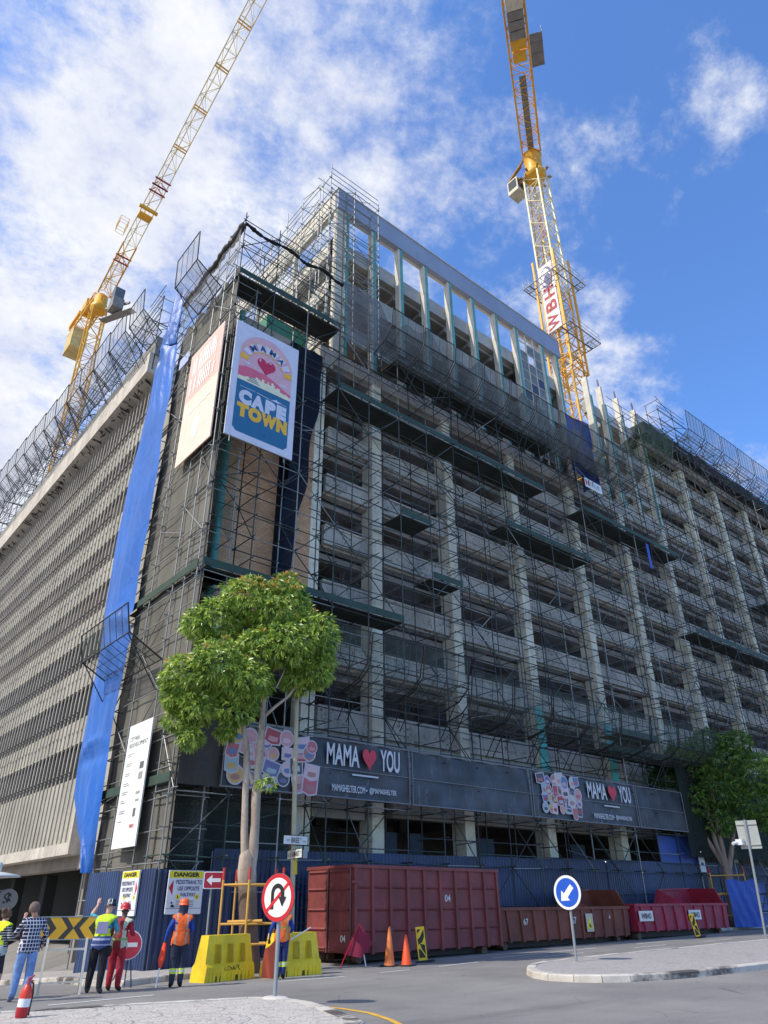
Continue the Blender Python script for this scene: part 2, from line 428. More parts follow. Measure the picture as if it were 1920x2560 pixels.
# near-left cobbled island with a rounded nose
nose = [(8.0, 10.0), (8.32, 10.9), (8.6, 11.7), (8.82, 12.5), (8.84, 13.1), (8.75, 13.55), (8.35, 13.96), (7.5, 14.25), (5.84, 14.68), (4.31, 15.04), (0, 15.9), (-8, 17.2), (-14, 17.8)]
raised('traffic_island', [(-14, 9.0), (-6, 8.6), (2, 8.4), (6.6, 8.7)] + nose, 0.15, 0.26, COBBLE)
# long paver island on the right
isl = [(17.2, 11.55), (18.3, 11.12), (20.2, 10.82), (23, 10.6), (27, 10.45), (33, 10.3), (44, 10.2), (44, 16.2), (33.7, 15.95), (28, 15.98), (24.6, 16.0), (21.1, 15.95), (19.3, 15.85), (18.1, 15.4), (17.1, 14.6), (16.5, 13.9), (16.22, 13.2), (16.3, 12.5), (16.65, 11.95)]
raised('traffic_island', isl, 0.15, 0.24, PAVER)
# pavement wrapping the corner below the hoarding
raised('pavement', [(15.0, 26), (7.25, 26), (7.4, 22.5), (7.6, 20.3), (8.2, 19.35), (9.0, 19.75), (10.3, 20.25), (12.0, 20.6), (14.2, 21.0), (15.0, 23.2)], 0.13, 0.16, PAVER)
raised('pavement', [(15.2, 23.3), (24, 23.6), (44, 23.0), (60, 22.6), (95, 22.6), (95, 27), (60, 27), (30, 27), (15.2, 27)], 0.13, 0.16, PAVER)
a = MB(); a.grid(lambda u, v: (7.2+4.9*u-1.5*v, 26.02+50*v, hgt(7.2+4.9*u-1.5*v, 26.02+50*v)+0.118), 6, 30); structure(a.build('pavement', PAVER))
LINE = flat('road marking white', srgb(205, 205, 202), 0.8); LINEY = paint('road marking yellow', srgb(214, 166, 60), 0.8, 0.15, 0.4, 3)
def stripe(name, p, q, w, m, seg=6, z=0.006):
    a = MB(); p = Vector((*p, 0)); q = Vector((*q, 0)); d = (q-p).normalized(); nn = Vector((-d.y, d.x, 0))*w/2
    for i in range(seg):
        c = [p.lerp(q, i/seg)-nn, p.lerp(q, (i+1)/seg)-nn, p.lerp(q, (i+1)/seg)+nn, p.lerp(q, i/seg)+nn]
        a.add([(v.x, v.y, hgt(v.x, v.y)+z) for v in c], [(0, 1, 2, 3)])
    return structure(a.build(name, m))
for p, q in (((5.66, 16.8), (7.94, 17.09)), ((11.5, 17.80), (13.52, 17.76)), ((17.46, 18.33), (19.51, 18.64)), ((20.95, 19.32), (27.42, 19.78)), ((22.5, 18.39), (24.88, 18.49)), ((28.18, 18.56), (30.63, 18.66)), ((33.48, 18.56), (36.14, 18.66)), ((39, 18.6), (41.5, 18.7)), ((44.5, 18.7), (47, 18.75)), ((30.5, 19.95), (36, 20.2)), ((15.0, 18.1), (16.2, 18.2))):
    stripe('road_marking', p, q, 0.11, LINE)
ym = MB(); prev = None
for i, (x, y) in enumerate([(8.55, 13.95), (8.98, 13.6), (9.2, 13.1), (9.34, 12.4), (9.31, 11.6), (9.02, 10.7), (8.6, 9.8)]):
    a = (x, y); nx = (x-7.6, y-12); l = math.hypot(*nx); b = (x+nx[0]/l*0.12, y+nx[1]/l*0.12)
    if prev: ym.add([(*prev[0], 0.006), (*a, 0.006), (*b, 0.006), (*prev[1], 0.006)], [(0, 1, 2, 3)])
    prev = (a, b)
structure(ym.build('road_marking', LINEY))

# ------------------------------------------------------------------ the building
bld = thing('office_block', 'tall stripped concrete office block under renovation behind scaffolding', 'building', (12, 26, 0))
CX = [21.5, 27.25, 33.5, 40.2, 46.8, 53.2, 59.6, 66.0, 72.4, 78.8, 85.2]
TOPS = [9.5+3.02*k for k in range(7)]           # sill tops of the street front
def colbox(x, z0, z1, w=0.66, d=0.9, y=26.0, name='column', m=None):
    a = MB(); a.box(x-w/2, y, z0, x+w/2, y+d, z1)
    # hacked grooves and old fixing pads down the front
    for z in [z0+0.4+1.01*i for i in range(int((z1-z0)/1.01))]:
        if random.random() < 0.55:
            s = random.uniform(-0.2, 0.2); a.box(x+s-0.06, y-0.025, z, x+s+0.06, y-0.001, z+0.10)
    return wp(a, name, m or COLM, bld)
for x in CX:
    top = 28.9 if x < 52 else 38.2
    colbox(x, 0.2, top)
colbox(17.55, 0.2, 13.0, 0.7, 0.8)
colbox(12.95, 0.2, 13.0, 0.7, 0.8)
# spandrels, floors
edges = [(17.9, CX[0])] + list(zip(CX[:-1], CX[1:]))
def spandrel(a0, a1, t, h=1.04, y=26.22):
    a = MB(); a.box(a0, y, t-h, a1, y+0.22, t-0.11); a.box(a0, y-0.06, t-0.11, a1, y+0.3, t)
    a.box(a0, y+0.223, t-h-0.1, a1, y+0.7, t-h+0.02)
    # broken render patches standing proud
    for i in range(7):
        w = random.uniform(0.15, 0.8); x = random.uniform(a0+0.1, a1-w-0.1); z = random.uniform(t-h+0.05, t-0.5)
        a.box(x, y-0.012-0.005*i, z, x+w, y+0.01+0.003*i, z+random.uniform(0.1, 0.4))
    return wp(a, 'spandrel', SPAND, bld)
for k, t in enumerate(TOPS):
    for i, (a0, a1) in enumerate(edges):
        spandrel(a0+0.331, a1-0.331, t)
for t in (30.65, 33.67, 36.7):
    for a0, a1 in edges[5:]: spandrel(a0+0.331, a1-0.331, t)
floors = [6.4] + [t-1.25 for t in TOPS] + [28.95]
for i, z in enumerate(floors):
    a = MB(); a.box(12.9, 26.95 if i < 8 else 26.3, z-0.3, 96, 44, z); 
    for x in CX: a.box(x-0.25, 27.0, z-0.75, x+0.25, 44, z-0.302)     # downstand beams
    wp(a, 'floor_slab', SLABM, bld)
for z in (32.0, 35.2, 38.3):
    a = MB(); a.box(52.0, 26.96, z-0.3, 96, 44, z); wp(a, 'floor_slab', SLABM, bld)
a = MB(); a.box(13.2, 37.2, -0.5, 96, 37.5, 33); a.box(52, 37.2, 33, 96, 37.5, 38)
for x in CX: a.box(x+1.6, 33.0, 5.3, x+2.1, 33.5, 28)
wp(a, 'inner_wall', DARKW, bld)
# ground storey beam in pieces, soffit
for x0, x1 in ((13.4, 17.15), (17.95, 20.7), (22.3, 26.8), (27.7, 33.0), (34.0, 39.8), (40.6, 46.4), (47.2, 52.8), (53.6, 70)):
    a = MB(); zb = 4.85 if x0 < 21 else 5.05
    a.box(x0, 25.95, zb, x1, 26.4, 6.4); a.box(x0+0.3, 25.93, zb+0.1, x0+1.7, 25.948, 5.8); wp(a, 'beam', concrete('grimy beam concrete', srgb(160, 154, 142), 0.8, 0.4), bld)
a = MB(); a.box(12.9, 26.2, 6.42, 96, 26.5, 8.3); wp(a, 'blank_wall', CONC, bld)
for x0, x1, c in ((22.4, 23.6, 0), (24.4, 25.2, 0), (28.2, 30.2, 0), (36.6, 37.9, 0)):
    a = MB(); a.box(x0, 27.2, 0.3, x1, 27.25, 4.6); wp(a, 'shop_panel', paint('dull navy board', srgb(40, 52, 72)), bld)
# deep band above the seventh storey
a = MB(); a.box(17.4, 26.05, 28.95, 53.0, 26.6, 29.9); a.box(41.5, 26.5, 29.0, 41.95, 34, 41); wp(a, 'edge_beam', SPAND, bld)
# tower storeys: pilasters, beams, parapet
PX = [19.0, 21.3, 23.7, 26.1, 28.55, 31.0, 33.6, 36.0, 39.3]
for i, x in enumerate(PX + [41.2]):
    a = MB(); a.box(x-0.17, 26.0, 29.9, x+0.0, 26.4, 42.35); a.cur = 1; a.box(x+0.003, 25.96, 29.9, x+0.2, 26.36, 42.33)
    wp(a, 'pilaster', [CREAM, TEAL], bld)  # left half painted cream as its sunlit face, right half teal
for z0, z1, y0, n in ((38.75, 39.95, 26.42, 'edge_beam'), (35.3, 36.7, 26.42, 'edge_beam'), (31.7, 33.0, 26.42, 'edge_beam')):
    for xa, xb in ((18.3, 41.9), (45.4, 53.2)): a = MB(); a.box(xa, y0, z0, xb, y0+0.4, z1); wp(a, n, CONC, bld)
for z in (31.7, 35.3, 38.75):
    a = MB(); a.box(18.4, 26.83, z-0.25, 41.9, 40, z+0.1); a.box(47.8, 26.83, z-0.25, 53.0, 29.5, z+0.1)
    for x in [18.8+2.45*i for i in range(10)]: a.box(x, 26.84, z-0.6, x+0.25, 39, z-0.252)
    wp(a, 'floor_slab', SLABM, bld)
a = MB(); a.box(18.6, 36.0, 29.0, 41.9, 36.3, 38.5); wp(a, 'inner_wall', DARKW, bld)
par = MB(); par.box(18.2, 25.9, 42.33, 41.8, 26.3, 44.1); wp(par, 'parapet', CLAD, bld)  # street face in bluish grey, its shade put into the colour
par = MB(); par.box(18.2, 26.302, 42.33, 18.55, 41.5, 44.1); par.box(18.12, 25.84, 44.102, 41.8, 26.4, 44.18); par.box(18.12, 26.402, 44.102, 18.6, 41.5, 44.18); par.box(18.55, 26.302, 42.33, 41.8, 26.5, 42.6)
wp(par, 'parapet', CREAM, bld)  # side face in pale cream, its sunlight put into the colour
a = MB(); a.box(18.25, 26.05, 29.9, 18.75, 26.45, 42.33); a.box(18.25, 31, 29.9, 18.6, 31.4, 42.33); a.box(18.25, 36, 29.9, 18.6, 36.4, 42.33); a.box(18.25, 41, 29.9, 18.6, 41.4, 42.33)
for z in (31.7, 35.3, 38.75): a.box(18.3, 26.46, z, 18.58, 41.5, z+1.2)
wp(a, 'side_frame', CREAM, bld)
# glazed stair bay with grid of mullions
wg = MB()
for i in range(4): wg.box(36.25+0.92*i, 26.0, 30, 36.33+0.92*i, 26.12, 42.33)
for z in [30.5+0.98*i for i in range(12)]: wg.box(36.3, 26.02, z, 39.1, 26.10, z+0.06)
wp(wg, 'window_frame', CREAM, bld)
pm = paint('dull window panes', srgb(120, 122, 112), 0.3, 0.3, 0.3, 2.0); pd = paint('dark window panes', srgb(56, 58, 72), 0.2, 0.3, 0.2)
for i in range(3):
    for j in range(11):
        z = 30.56+0.98*j
        if (i, j) in ((1, 9), (0, 10)): continue
        a = MB(); a.box(36.34+0.92*i, 26.05, z, 37.16+0.92*i, 26.07, z+0.9); wp(a, 'window_pane', pd if (i*7+j*3) % 5 == 0 else pm, bld)
# unfinished columns standing above the roof to the right
for x in (45.6, 47.7, 50.3, 53.1):
    a = MB(); a.box(x-0.22, 26.0, 29.9, x+0.02, 26.5, 42.3); a.cur = 1; a.box(x+0.022, 25.98, 29.9, x+0.24, 26.48, 40.4)
    wp(a, 'column', [CREAM, TEAL], bld)
    for k in range(3): a = MB(); a.tube((x-0.15+0.1*k, 26.2, 42.3), (x-0.17+0.12*k, 26.25, 43.1+0.15*k), 0.02, 5); wp(a, 'rebar', rusty('rusty rebar', srgb(110, 70, 50)), bld)
a = MB(); a.box(53.3, 25.9, 38.3, 96, 26.5, 39.0); wp(a, 'roof_edge', SPAND, bld)
a = MB(); a.box(52.5, 25.2, 39.05, 96, 30, 40.3); wp(a, 'roof_edge', flat('black roof membrane', srgb(44, 46, 50), 0.8), bld)
# balustrade bars and boarding left in some of the openings
rb = random.Random(12)
for k, t in enumerate(TOPS):
    for i, (a0, a1) in enumerate(edges[:9]):
        u = rb.random()
        if u < 0.22:
            a = MB(); x0 = rb.uniform(a0+.4, a0+2.5); x1 = rb.uniform(x0+1.5, a1-.4)
            for q in range(int((x1-x0)/.16)): a.tube((x0+.16*q, 26.75, t-.2), (x0+.16*q+rb.uniform(-.04, .04), 26.75, t+rb.uniform(.6, .95)), .016, 4)
            a.bar((x0, 26.75, t+.55), (x1, 26.75, t+.57), .04); wp(a, 'balustrade', rusty('rusty bars', srgb(92, 74, 62), .5), bld)
        elif u < 0.4:
            a = MB(); x0 = rb.uniform(a0+.4, a1-2.2); a.box(x0, 27.4, t-1.2, x0+rb.uniform(.8, 1.8), 27.46, t+rb.uniform(.2, 1.0)); wp(a, 'loose_board', rb.choice([paint('grey ply', srgb(120, 112, 104), .8, .2, .5), paint('brown ply', srgb(128, 96, 72), .8, .2, .5), paint('dull green ply', srgb(70, 88, 78), .8, .2, .5)]), bld)
        if rb.random() < .35:
            a = MB(); x0 = rb.uniform(a0+.5, a1-.5); a.tube((x0, 27.6, t-1.25), (x0+.05, 27.6, t+1.6), .05, 6); wp(a, 'prop', rusty('rusty prop', srgb(120, 84, 60), .5), bld)
        if rb.random() < .3:
            a = MB(); x0 = rb.uniform(a0+.5, a1-.5); a.path([(x0, 26.6, t+1.7), (x0+.1, 26.5, t+1.1), (x0+.02, 26.4, t+.3), (x0+.2, 26.15, t-.4)], .018, 4); wp(a, 'loose_cable', DKST, bld)
# teal wrapped columns above the banner
for x in (33.5, 40.2):
    a = MB(); a.box(x-0.36, 25.93, 7.6, x+0.36, 25.985, 11.6); wp(a, 'column_wrap', paint('bright teal wrap', srgb(104, 200, 184), .6, .1, .25), bld)
# brick corner
def brickmat():
    t = NT('orange brick'); 
    tc = t.n('ShaderNodeTexCoord'); sp = t.n('ShaderNodeSeparateXYZ'); t.l(tc.outputs['Object'], sp.inputs[0]); cb = t.n('ShaderNodeCombineXYZ')
    t.l(t.math('ADD', sp.outputs[0], sp.outputs[1]), cb.inputs[0]); t.l(sp.outputs[2], cb.inputs[1])
    b = t.n('ShaderNodeTexBrick'); t.l(cb.outputs[0], b.inputs['Vector']); b.inputs['Scale'].default_value = 2.0; b.inputs['Mortar Size'].default_value = 0.02
    b.inputs['Color1'].default_value = (*srgb(230, 178, 130), 1); b.inputs['Color2'].default_value = (*srgb(208, 154, 112), 1); b.inputs['Mortar'].default_value = (*srgb(160, 142, 122), 1)
    base = t.mix(t.math('MULTIPLY', t.ramp(t.noise(0.7, 5), 0.45, 0.75), 0.45), b.outputs['Color'], srgb(120, 88, 68))
    t.col(base); t.set(0.85); return t.m
BRICK = brickmat()
a = MB(); a.box(12.5, 26.0, 13.0, 13.6, 26.5, 28.4); wp(a, 'brick_wall', BRICK, bld)
a = MB(); a.box(13.6, 26.25, 13.0, 15.35, 26.5, 28.4); a.box(16.1, 26.08, 13.0, 17.3, 26.5, 28.4); wp(a, 'brick_wall', BRICK, bld)
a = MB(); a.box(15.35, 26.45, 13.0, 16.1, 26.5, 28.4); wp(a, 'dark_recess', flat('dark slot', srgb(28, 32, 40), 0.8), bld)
a = MB(); a.box(17.3, 26.1, 8.3, 17.88, 26.5, 28.9); wp(a, 'column', COLM, bld)
a = MB(); a.box(12.4, 25.9, 28.4, 18.2, 27.0, 28.9); wp(a, 'edge_beam', CONC, bld)
a = MB(); a.tube((12.25, 25.8, 12.2), (12.25, 25.8, 29), 0.16, 10); wp(a, 'drain_pipe', TEAL, bld)
a = MB(); a.box(12.5, 26.52, 3.2, 12.8, 36.5, 28.9); wp(a, 'side_wall', CONC, bld)
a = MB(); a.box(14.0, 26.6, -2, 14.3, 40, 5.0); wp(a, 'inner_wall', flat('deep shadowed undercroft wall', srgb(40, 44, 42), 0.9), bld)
a = MB()
for k in range(8): a.box(12.38, 26.9, 5.2+3.02*k, 12.498, 36.4, 6.7+3.02*k)
wp(a, 'spandrel', BANDM, bld)
# second green hut on the corner roof
a = MB(); a.box(14.6, 27.5, 28.95, 17.4, 30, 31.6); wp(a, 'roof_hut', paint('green site hut', srgb(62, 128, 96), 0.6), bld)
# ---- left wing: finned side elevation
WY0, WY1 = 36.5, 104
lv = [(7.2+3.03*k) for k in range(9)]          # window zone starts
for k in range(8):
    z0 = 4.3 if k == 0 else lv[k-1]+1.75; z1 = lv[k]
    a = MB(); a.box(12.06, WY0+0.15, z0, 12.5, WY1, z1); wp(a, 'spandrel', BANDM, bld)
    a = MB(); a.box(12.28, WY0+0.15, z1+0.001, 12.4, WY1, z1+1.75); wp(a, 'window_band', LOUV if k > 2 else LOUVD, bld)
    fb = MB(); zt = lv[k]+1.75 if k < 7 else 31.2; zb = z0
    y = WY0+0.25; i = 0
    while y < WY1:
        j = random.uniform(-0.05, 0.05)
        fb.box(12.0, y, zb+0.01+0.06*(i % 2), 12.058, y+0.11, zt-0.01)
        if k > 0: fb.box(11.96, y+0.01, zb+0.6+j, 11.998, y+0.10, zb+0.7+j)
        y += 0.62; i += 1
    wp(fb, 'fin_screen', FINM, bld)
    r = MB(); y = WY0+0.3
    rail = DKST
    r.tube((11.9, WY0+random.uniform(0.3, 4), lv[k]+0.32), (11.9, WY1, lv[k]+0.32), 0.035, 5)
    wp(r, 'guard_rail', rail, bld)
a = MB(); a.box(11.95, WY0+0.15, 3.8, 12.6, WY1, 4.3); wp(a, 'fascia', CORN, bld)
a = MB(); a.box(11.92, WY0-0.1, 3.8, 13.6, WY0+0.15, 31.3); wp(a, 'end_wall', CORN, bld)
a = MB(); a.box(12.6, WY0+0.15, 3.85, 30, WY1, 4.2); a.box(12.9, WY0+0.1, 3.3, 13.6, WY1, 3.848); wp(a, 'floor_slab', SLABM, bld)
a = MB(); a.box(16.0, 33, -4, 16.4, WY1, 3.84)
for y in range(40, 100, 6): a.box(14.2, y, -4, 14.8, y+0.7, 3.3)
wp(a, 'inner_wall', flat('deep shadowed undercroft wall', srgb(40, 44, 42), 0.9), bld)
a = MB(); a.box(11.25, WY0-0.1, 31.4, 13.6, WY1, 31.7); a.box(11.25, WY0-0.1, 31.702, 11.5, WY1, 33.0); a.box(11.6, WY0, 31.702, 14, WY1, 33.0); wp(a, 'cornice', CORN, bld)
a = MB(); a.box(11.5, WY0-0.1, 33.0, 11.9, WY1, 34.5); wp(a, 'parapet', concrete('grey parapet', srgb(150, 150, 146), 0.6), bld)
a = MB()
for i in range(130):
    y = WY0+random.uniform(0.4, 50); a.bar((11.3+random.random()*0.6, y, 31.385), (11.4+random.random()*0.7, y+random.uniform(-0.25, 0.25), 31.30-random.random()*0.1), 0.05)
wp(a, 'cable_remnants', DKST, bld)
a = MB(); a.box(13.6, 36.4, 4.2, 30, 36.6, 33); a.box(13.2, 36.6, 33.0, 60, WY1, 33.2); wp(a, 'roof', SLABM, bld)
# ------------------------------------------------------------------ scaffolding
NETD = netting('dark debris netting', srgb(112, 109, 101), 0.86, 70)
NETG = netting('thin grey green netting', srgb(84, 92, 86), 0.36, 70)
NETL = netting('pale netting', srgb(150, 152, 156), 0.40, 60)
NETB = netting('black roof netting', srgb(40, 42, 42), 0.72, 60)
rs = random.Random(3)
def coupler(a, p):
    a.box(p[0]-0.045, p[1]-0.045, p[2]-0.045, p[0]+0.045, p[1]+0.045, p[2]+0.045)
def scaffold(name, label, o, ax, ay, n, bay, depth, z0f, z1f, lift, group=None, braces=True, boards=(), cat='scaffold', rails=True, seed=1, mat=None, extra=()):
    """n bays along ax from o; inner row at +ay*depth; z0f/z1f give bottom/top height at bay line i"""
    q = random.Random(seed); o = Vector(o); ax = Vector(ax); ay = Vector(ay); mat = mat or [GREENST, DULL, DKST, DULL, DKST, STEEL]
    t = thing(name, label, cat, (o.x, o.y, z0f(0)), 0, group)
    zmax = max(z1f(i) for i in range(n+1)); zmin = min(z0f(i) for i in range(n+1))
    lv = []; z = zmin+1.2
    while z < zmax: lv.append(z); z += lift
    wob = {}
    for row in (0, 1):
        for i in range(n+1):
            p = o+ax*bay*i+ay*depth*row + Vector((q.uniform(-.03, .03), q.uniform(-.03, .03), 0)); wob[(row, i)] = p
            a = MB(); lean = Vector((q.uniform(-.04, .04), q.uniform(-.03, .03), 0)); top = z1f(i)+q.uniform(-0.2, 0.9)
            a.tube((p.x, p.y, z0f(i)), (p.x+lean.x, p.y+lean.y, top), 0.03, 6)
            for zz in lv:
                if z0f(i) < zz < top: coupler(a, (p.x+lean.x*(zz-zmin)/(zmax-zmin), p.y+lean.y*(zz-zmin)/(zmax-zmin), zz))
            m = q.choice(mat); wp(a, 'upright', m, t)
    pc_ = {'ledger': [], 'transom': [], 'brace': []}
    def piece(kind, p, r, rad):
        a = MB(); a.tube(p, r, rad, 5); c = (Vector(p)+Vector(r))/2; pc_[kind].append(((c-Vector((0, 0, 1.6))).length, len(pc_[kind]), a, q.choice(mat)))
    for k, zz in enumerate(lv):
        for row in (0, 1):
            for i in range(n):
                if not (z0f(i) < zz < max(z1f(i), z1f(i+1))): continue
                p = wob[(row, i)]; r = wob[(row, i+1)]; s = 0.12
                piece('ledger', (p.x-ax.x*s, p.y-ax.y*s, zz+q.uniform(-.04, .04)), (r.x+ax.x*s, r.y+ax.y*s, zz+q.uniform(-.04, .04)), 0.026)
                if rails and row == 0 and q.random() < 0.75: piece('ledger', (p.x, p.y, zz+0.5), (r.x, r.y, zz+0.5), 0.024)
                if rails and row == 0 and q.random() < 0.6: piece('ledger', (p.x, p.y, zz+1.0), (r.x, r.y, zz+1.0), 0.024)
                if rails and q.random() < 0.12: piece('ledger', (p.x, p.y, zz+q.uniform(.2, 1.8)), (r.x, r.y, zz+q.uniform(.2, 1.8)), 0.024)
    for i in range(n+1):
        for zz in lv:
            if z0f(i) < zz < z1f(i):
                p = wob[(0, i)]; r = wob[(1, i)]; e = (r-p)*0.18
                piece('transom', (p.x-e.x, p.y-e.y, zz+0.06), (r.x+e.x, r.y+e.y, zz+0.06), 0.025)
                if q.random() < .3: piece('transom', (p.x-e.x, p.y-e.y, zz+1.06), (r.x+e.x, r.y+e.y, zz+1.06), 0.025)
    for i in range(n if braces else 0):
        for k, zz in enumerate(lv[:-1]):
            if zz+lift > max(z1f(i), z1f(i+1)) or zz < z0f(i): continue
            if q.random() < 0.55:
                f, g_ = (i, i+1) if (k+i) % 2 else (i+1, i); row = 0 if q.random() < 0.7 else 1
                p = wob[(row, f)]; r = wob[(row, g_)]; piece('brace', (p.x, p.y-0.05, zz), (r.x, r.y-0.05, zz+lift), 0.025)
            if q.random() < 0.4:
                p = wob[(0, i)]; r = wob[(1, i)]; piece('brace', (p.x, p.y, zz), (r.x, r.y, zz+lift), 0.025)
    for e_ in extra: pc_.setdefault(e_[0], []); piece(*e_)
    for kind, L_ in pc_.items():
        L_.sort(key=lambda e: e[:2])
        for e in L_[:100]: wp(e[2], kind, e[3], t)
        if L_[100:]:
            a = MB()
            for e in L_[100:]: a.cur = mat.index(e[3]); a.add(e[2].v, e[2].f, True)
            wp(a, kind, mat, t)['kind'] = 'stuff'
    for i0, i1, zz in boards:
        a = MB(); b = MB(); p = o+ax*bay*i0; r = o+ax*bay*i1; w = depth/5
        for j in range(5):
            c0 = p+ay*(0.05+w*j)*0.96; c1 = r+ay*(0.05+w*j)*0.96
            a.bar((c0.x+ay.x*w/2, c0.y+ay.y*w/2, zz+0.1), (c1.x+ay.x*w/2, c1.y+ay.y*w/2, zz+0.1), w*0.94, 0.05)
        pl_ = wp(a, 'platform', BOARD, t)
        b.bar((p.x-ay.x*0.06, p.y-ay.y*0.06, zz+0.28), (r.x-ay.x*0.06, r.y-ay.y*0.06, zz+0.28), 0.03, 0.32); wp(b, 'toe_board', paint('green toe board', srgb(46, 68, 56), 0.7, 0.2, 0.4), pl_)
    return t
def zc(v): return lambda i: v
ORD = 'first second third fourth fifth sixth seventh eighth ninth tenth eleventh twelfth thirteenth fourteenth'.split()
TIES = []
for x in CX[:9] + [17.6]:
    z = 5.6
    while z < 28.5:
        if rs.random() < .8:
            s = rs.uniform(.35, .7); TIES.append(('column_tie', (x-s, 25.72, z+rs.uniform(-.05, .05)), (x+s*rs.uniform(.6, 1.3), 25.72, z+rs.uniform(-.08, .08)), .026))
            if rs.random() < .6: TIES.append(('column_tie', (x-.42, 25.3, z), (x-.42, 26.2, z+.02), .026))
        z += rs.choice((.5, .62, .75, 1.0))
street = scaffold('tube_scaffold', 'long green and grey tube scaffold standing in front of the whole street front', (10.95, 24.0, 0), EX, EY, 34, 2.1, 1.45,
    lambda i: max(-0.15, hgt(12+2.1*i, 24)), lambda i: 33.4 if i < 3 else (30.6 if i < 17 else 37.6), 2.02,
    boards=[(0, 3, 13.3), (3, 5, 13.3), (3, 7, 25.3), (7, 11, 25.3), (5, 8, 29.6), (8, 12, 29.6), (5, 6, 19.2), (6, 7, 16.2), (9, 13, 21.4), (13, 19, 25.4), (0, 3, 29.4), (19, 26, 19.3), (26, 34, 25.2), (13, 15, 10.3), (12, 19, 9.2)], seed=5, extra=TIES)
side = scaffold('tube_scaffold', 'grey tube scaffold behind the dark netting on the sunlit corner side', (10.95, 24.3, 0), EY, EX, 3, 2.3, 1.3,
    lambda i: -0.3, lambda i: 32.6-0.2*i, 2.02, boards=[(0, 3, 13.3), (0, 3, 5.3)], seed=8, mat=[STEEL])
tower_s = scaffold('tube_scaffold', 'bright galvanised scaffold wrapped round the top corner of the tower', (16.9, 25.0, 33), EX, EY, 2, 2.0, 0.9,
    zc(30.0), lambda i: 44.2-0.4*i, 1.5, seed=11, mat=[STEEL])
tower_l = scaffold('tube_scaffold', 'galvanised scaffold along the sunlit side of the tower top', (16.9, 26.2, 33), EY, EX, 7, 2.0, 0.9,
    zc(30.0), lambda i: 43.9, 1.5, seed=12, mat=[STEEL])
roof_l = scaffold('tube_scaffold', 'scaffold along the roof edge of the finned side wing', (11.0, 35.0, 34.6), EY, EX, 17, 2.5, 1.6,
    zc(33.0), lambda i: 36.6+0.12*i, 1.2, seed=13, mat=[DKST, STEEL])
roof_r = scaffold('tube_scaffold', 'dark scaffold along the roof edge at the far end of the street front', (53.6, 24.1, 38), EX, EY, 13, 2.4, 1.1,
    zc(37.0), lambda i: 41.8 if i < 2 else 40.6, 1.1, seed=14, mat=[DKST])

def fan(name, label, o, ax, out, w, prof, net, group, ribs=4, tubes=None, hang=True):
    """catch fan: net panel w wide along ax; prof = (distance out, height) polyline"""
    o = Vector(o); ax = Vector(ax); out = Vector(out)
    t = thing(name, label, 'catch fan', tuple(o), 0, group)
    pt = lambda s, p: o+ax*s+out*p[0]+EZ*p[1]
    a = MB()
    for i in range(ribs+1):
        s = w*i/ribs; a.path([pt(s, p) for p in prof], 0.035 if i in (0, ribs) else 0.014, 5)
    for p in prof: a.tube(pt(0, p), pt(w, p), 0.03, 5)
    for q in (0.33, 0.66):
        p0, p1 = prof[0], prof[1]; a.tube(pt(0, (p0[0]+(p1[0]-p0[0])*q, p0[1]+(p1[1]-p0[1])*q)), pt(w, (p0[0]+(p1[0]-p0[0])*q, p0[1]+(p1[1]-p0[1])*q)), 0.012, 5)
    if hang:
        a.tube(pt(0.15, (0, -1.2)), pt(0.15, prof[1]), 0.025, 5); a.tube(pt(w-0.15, (0, -1.2)), pt(w-0.15, prof[1]), 0.025, 5)
    wp(a, 'fan_frame', tubes or DKST, t)
    b = MB()
    for i in range(len(prof)-1): b.add([pt(0, prof[i]), pt(w, prof[i]), pt(w, prof[i+1]), pt(0, prof[i+1])], [(0, 1, 2, 3)])
    wp(b, 'fan_net', net, t)
    return t
GF = 'catch fans above the banner'
for i in range(11):
    x = 15.0+2.95*i
    fan('catch_fan', 'sagging netted catch fan above the printed banner, %s from the corner' % ORD[i], (x, 23.95, 9.0+0.5*(i < 3)), EX, -EY, 2.8, [(0, 0), (1.1, 0.25), (1.75, 0.75), (1.95, 2.1)], NETG, GF)
GU = 'catch fans below the tower'
for i in range(10):
    x = 19.6+2.5*i
    fan('catch_fan', 'dark bent tube catch fan below the tower storeys, %s from the corner' % ORD[i], (x, 23.95, 29.0), EX, -EY, 2.35, [(0, 0), (1.0, 0.3), (1.6, 1.0), (1.75, 2.2)], NETG, GU)
fan('catch_fan', 'lone low catch fan jutting across the blue tarpaulin above the side street', (10.9, 26.5, 10.2), EY, -EX, 5.1, [(0, 0), (1.45, 0.8), (1.7, 1.95)], NETG, None, 8)
fan('catch_fan', 'highest catch fan standing alone at the corner roof against the sky', (10.9, 25.8, 29.9), EY, -EX, 2.6, [(0, 0), (1.5, 1.0), (1.6, 3.0)], NETL, None, 4)
GL = 'catch fans along the side wing roof'
for i in range(14):
    y = 34.2+2.95*i
    fan('catch_fan', 'netted catch fan on the side wing roof, %s from the blue tarpaulin' % ORD[i], (11.0, y, 32.9+0.115*(y-34)), EY, -EX, 2.8 if i else 2.2, [(0, 0), (1.35, 1.1), (1.5, 2.7)], NETL, GL)
GR = 'catch fans along the far street roof'
for i in range(9):
    x = 55.6+3.3*i
    fan('catch_fan', 'dark netted catch fan on the far street roof, %s from the roof columns' % ORD[i], (x, 24.0, 38.6), EX, -EY, 3.0, [(0, 0), (1.3, 0.9), (1.45, 2.9)], NETL, GR, 5)
fan('catch_fan', 'green netted catch fan below the unfinished roof columns', (45.0, 24.0, 33.6), EX, -EY, 5.6, [(0, 0), (1.5, 0.5), (1.9, 2.2)], netting('olive net', srgb(76, 88, 70), 0.5, 60), None, 6, GREENST)

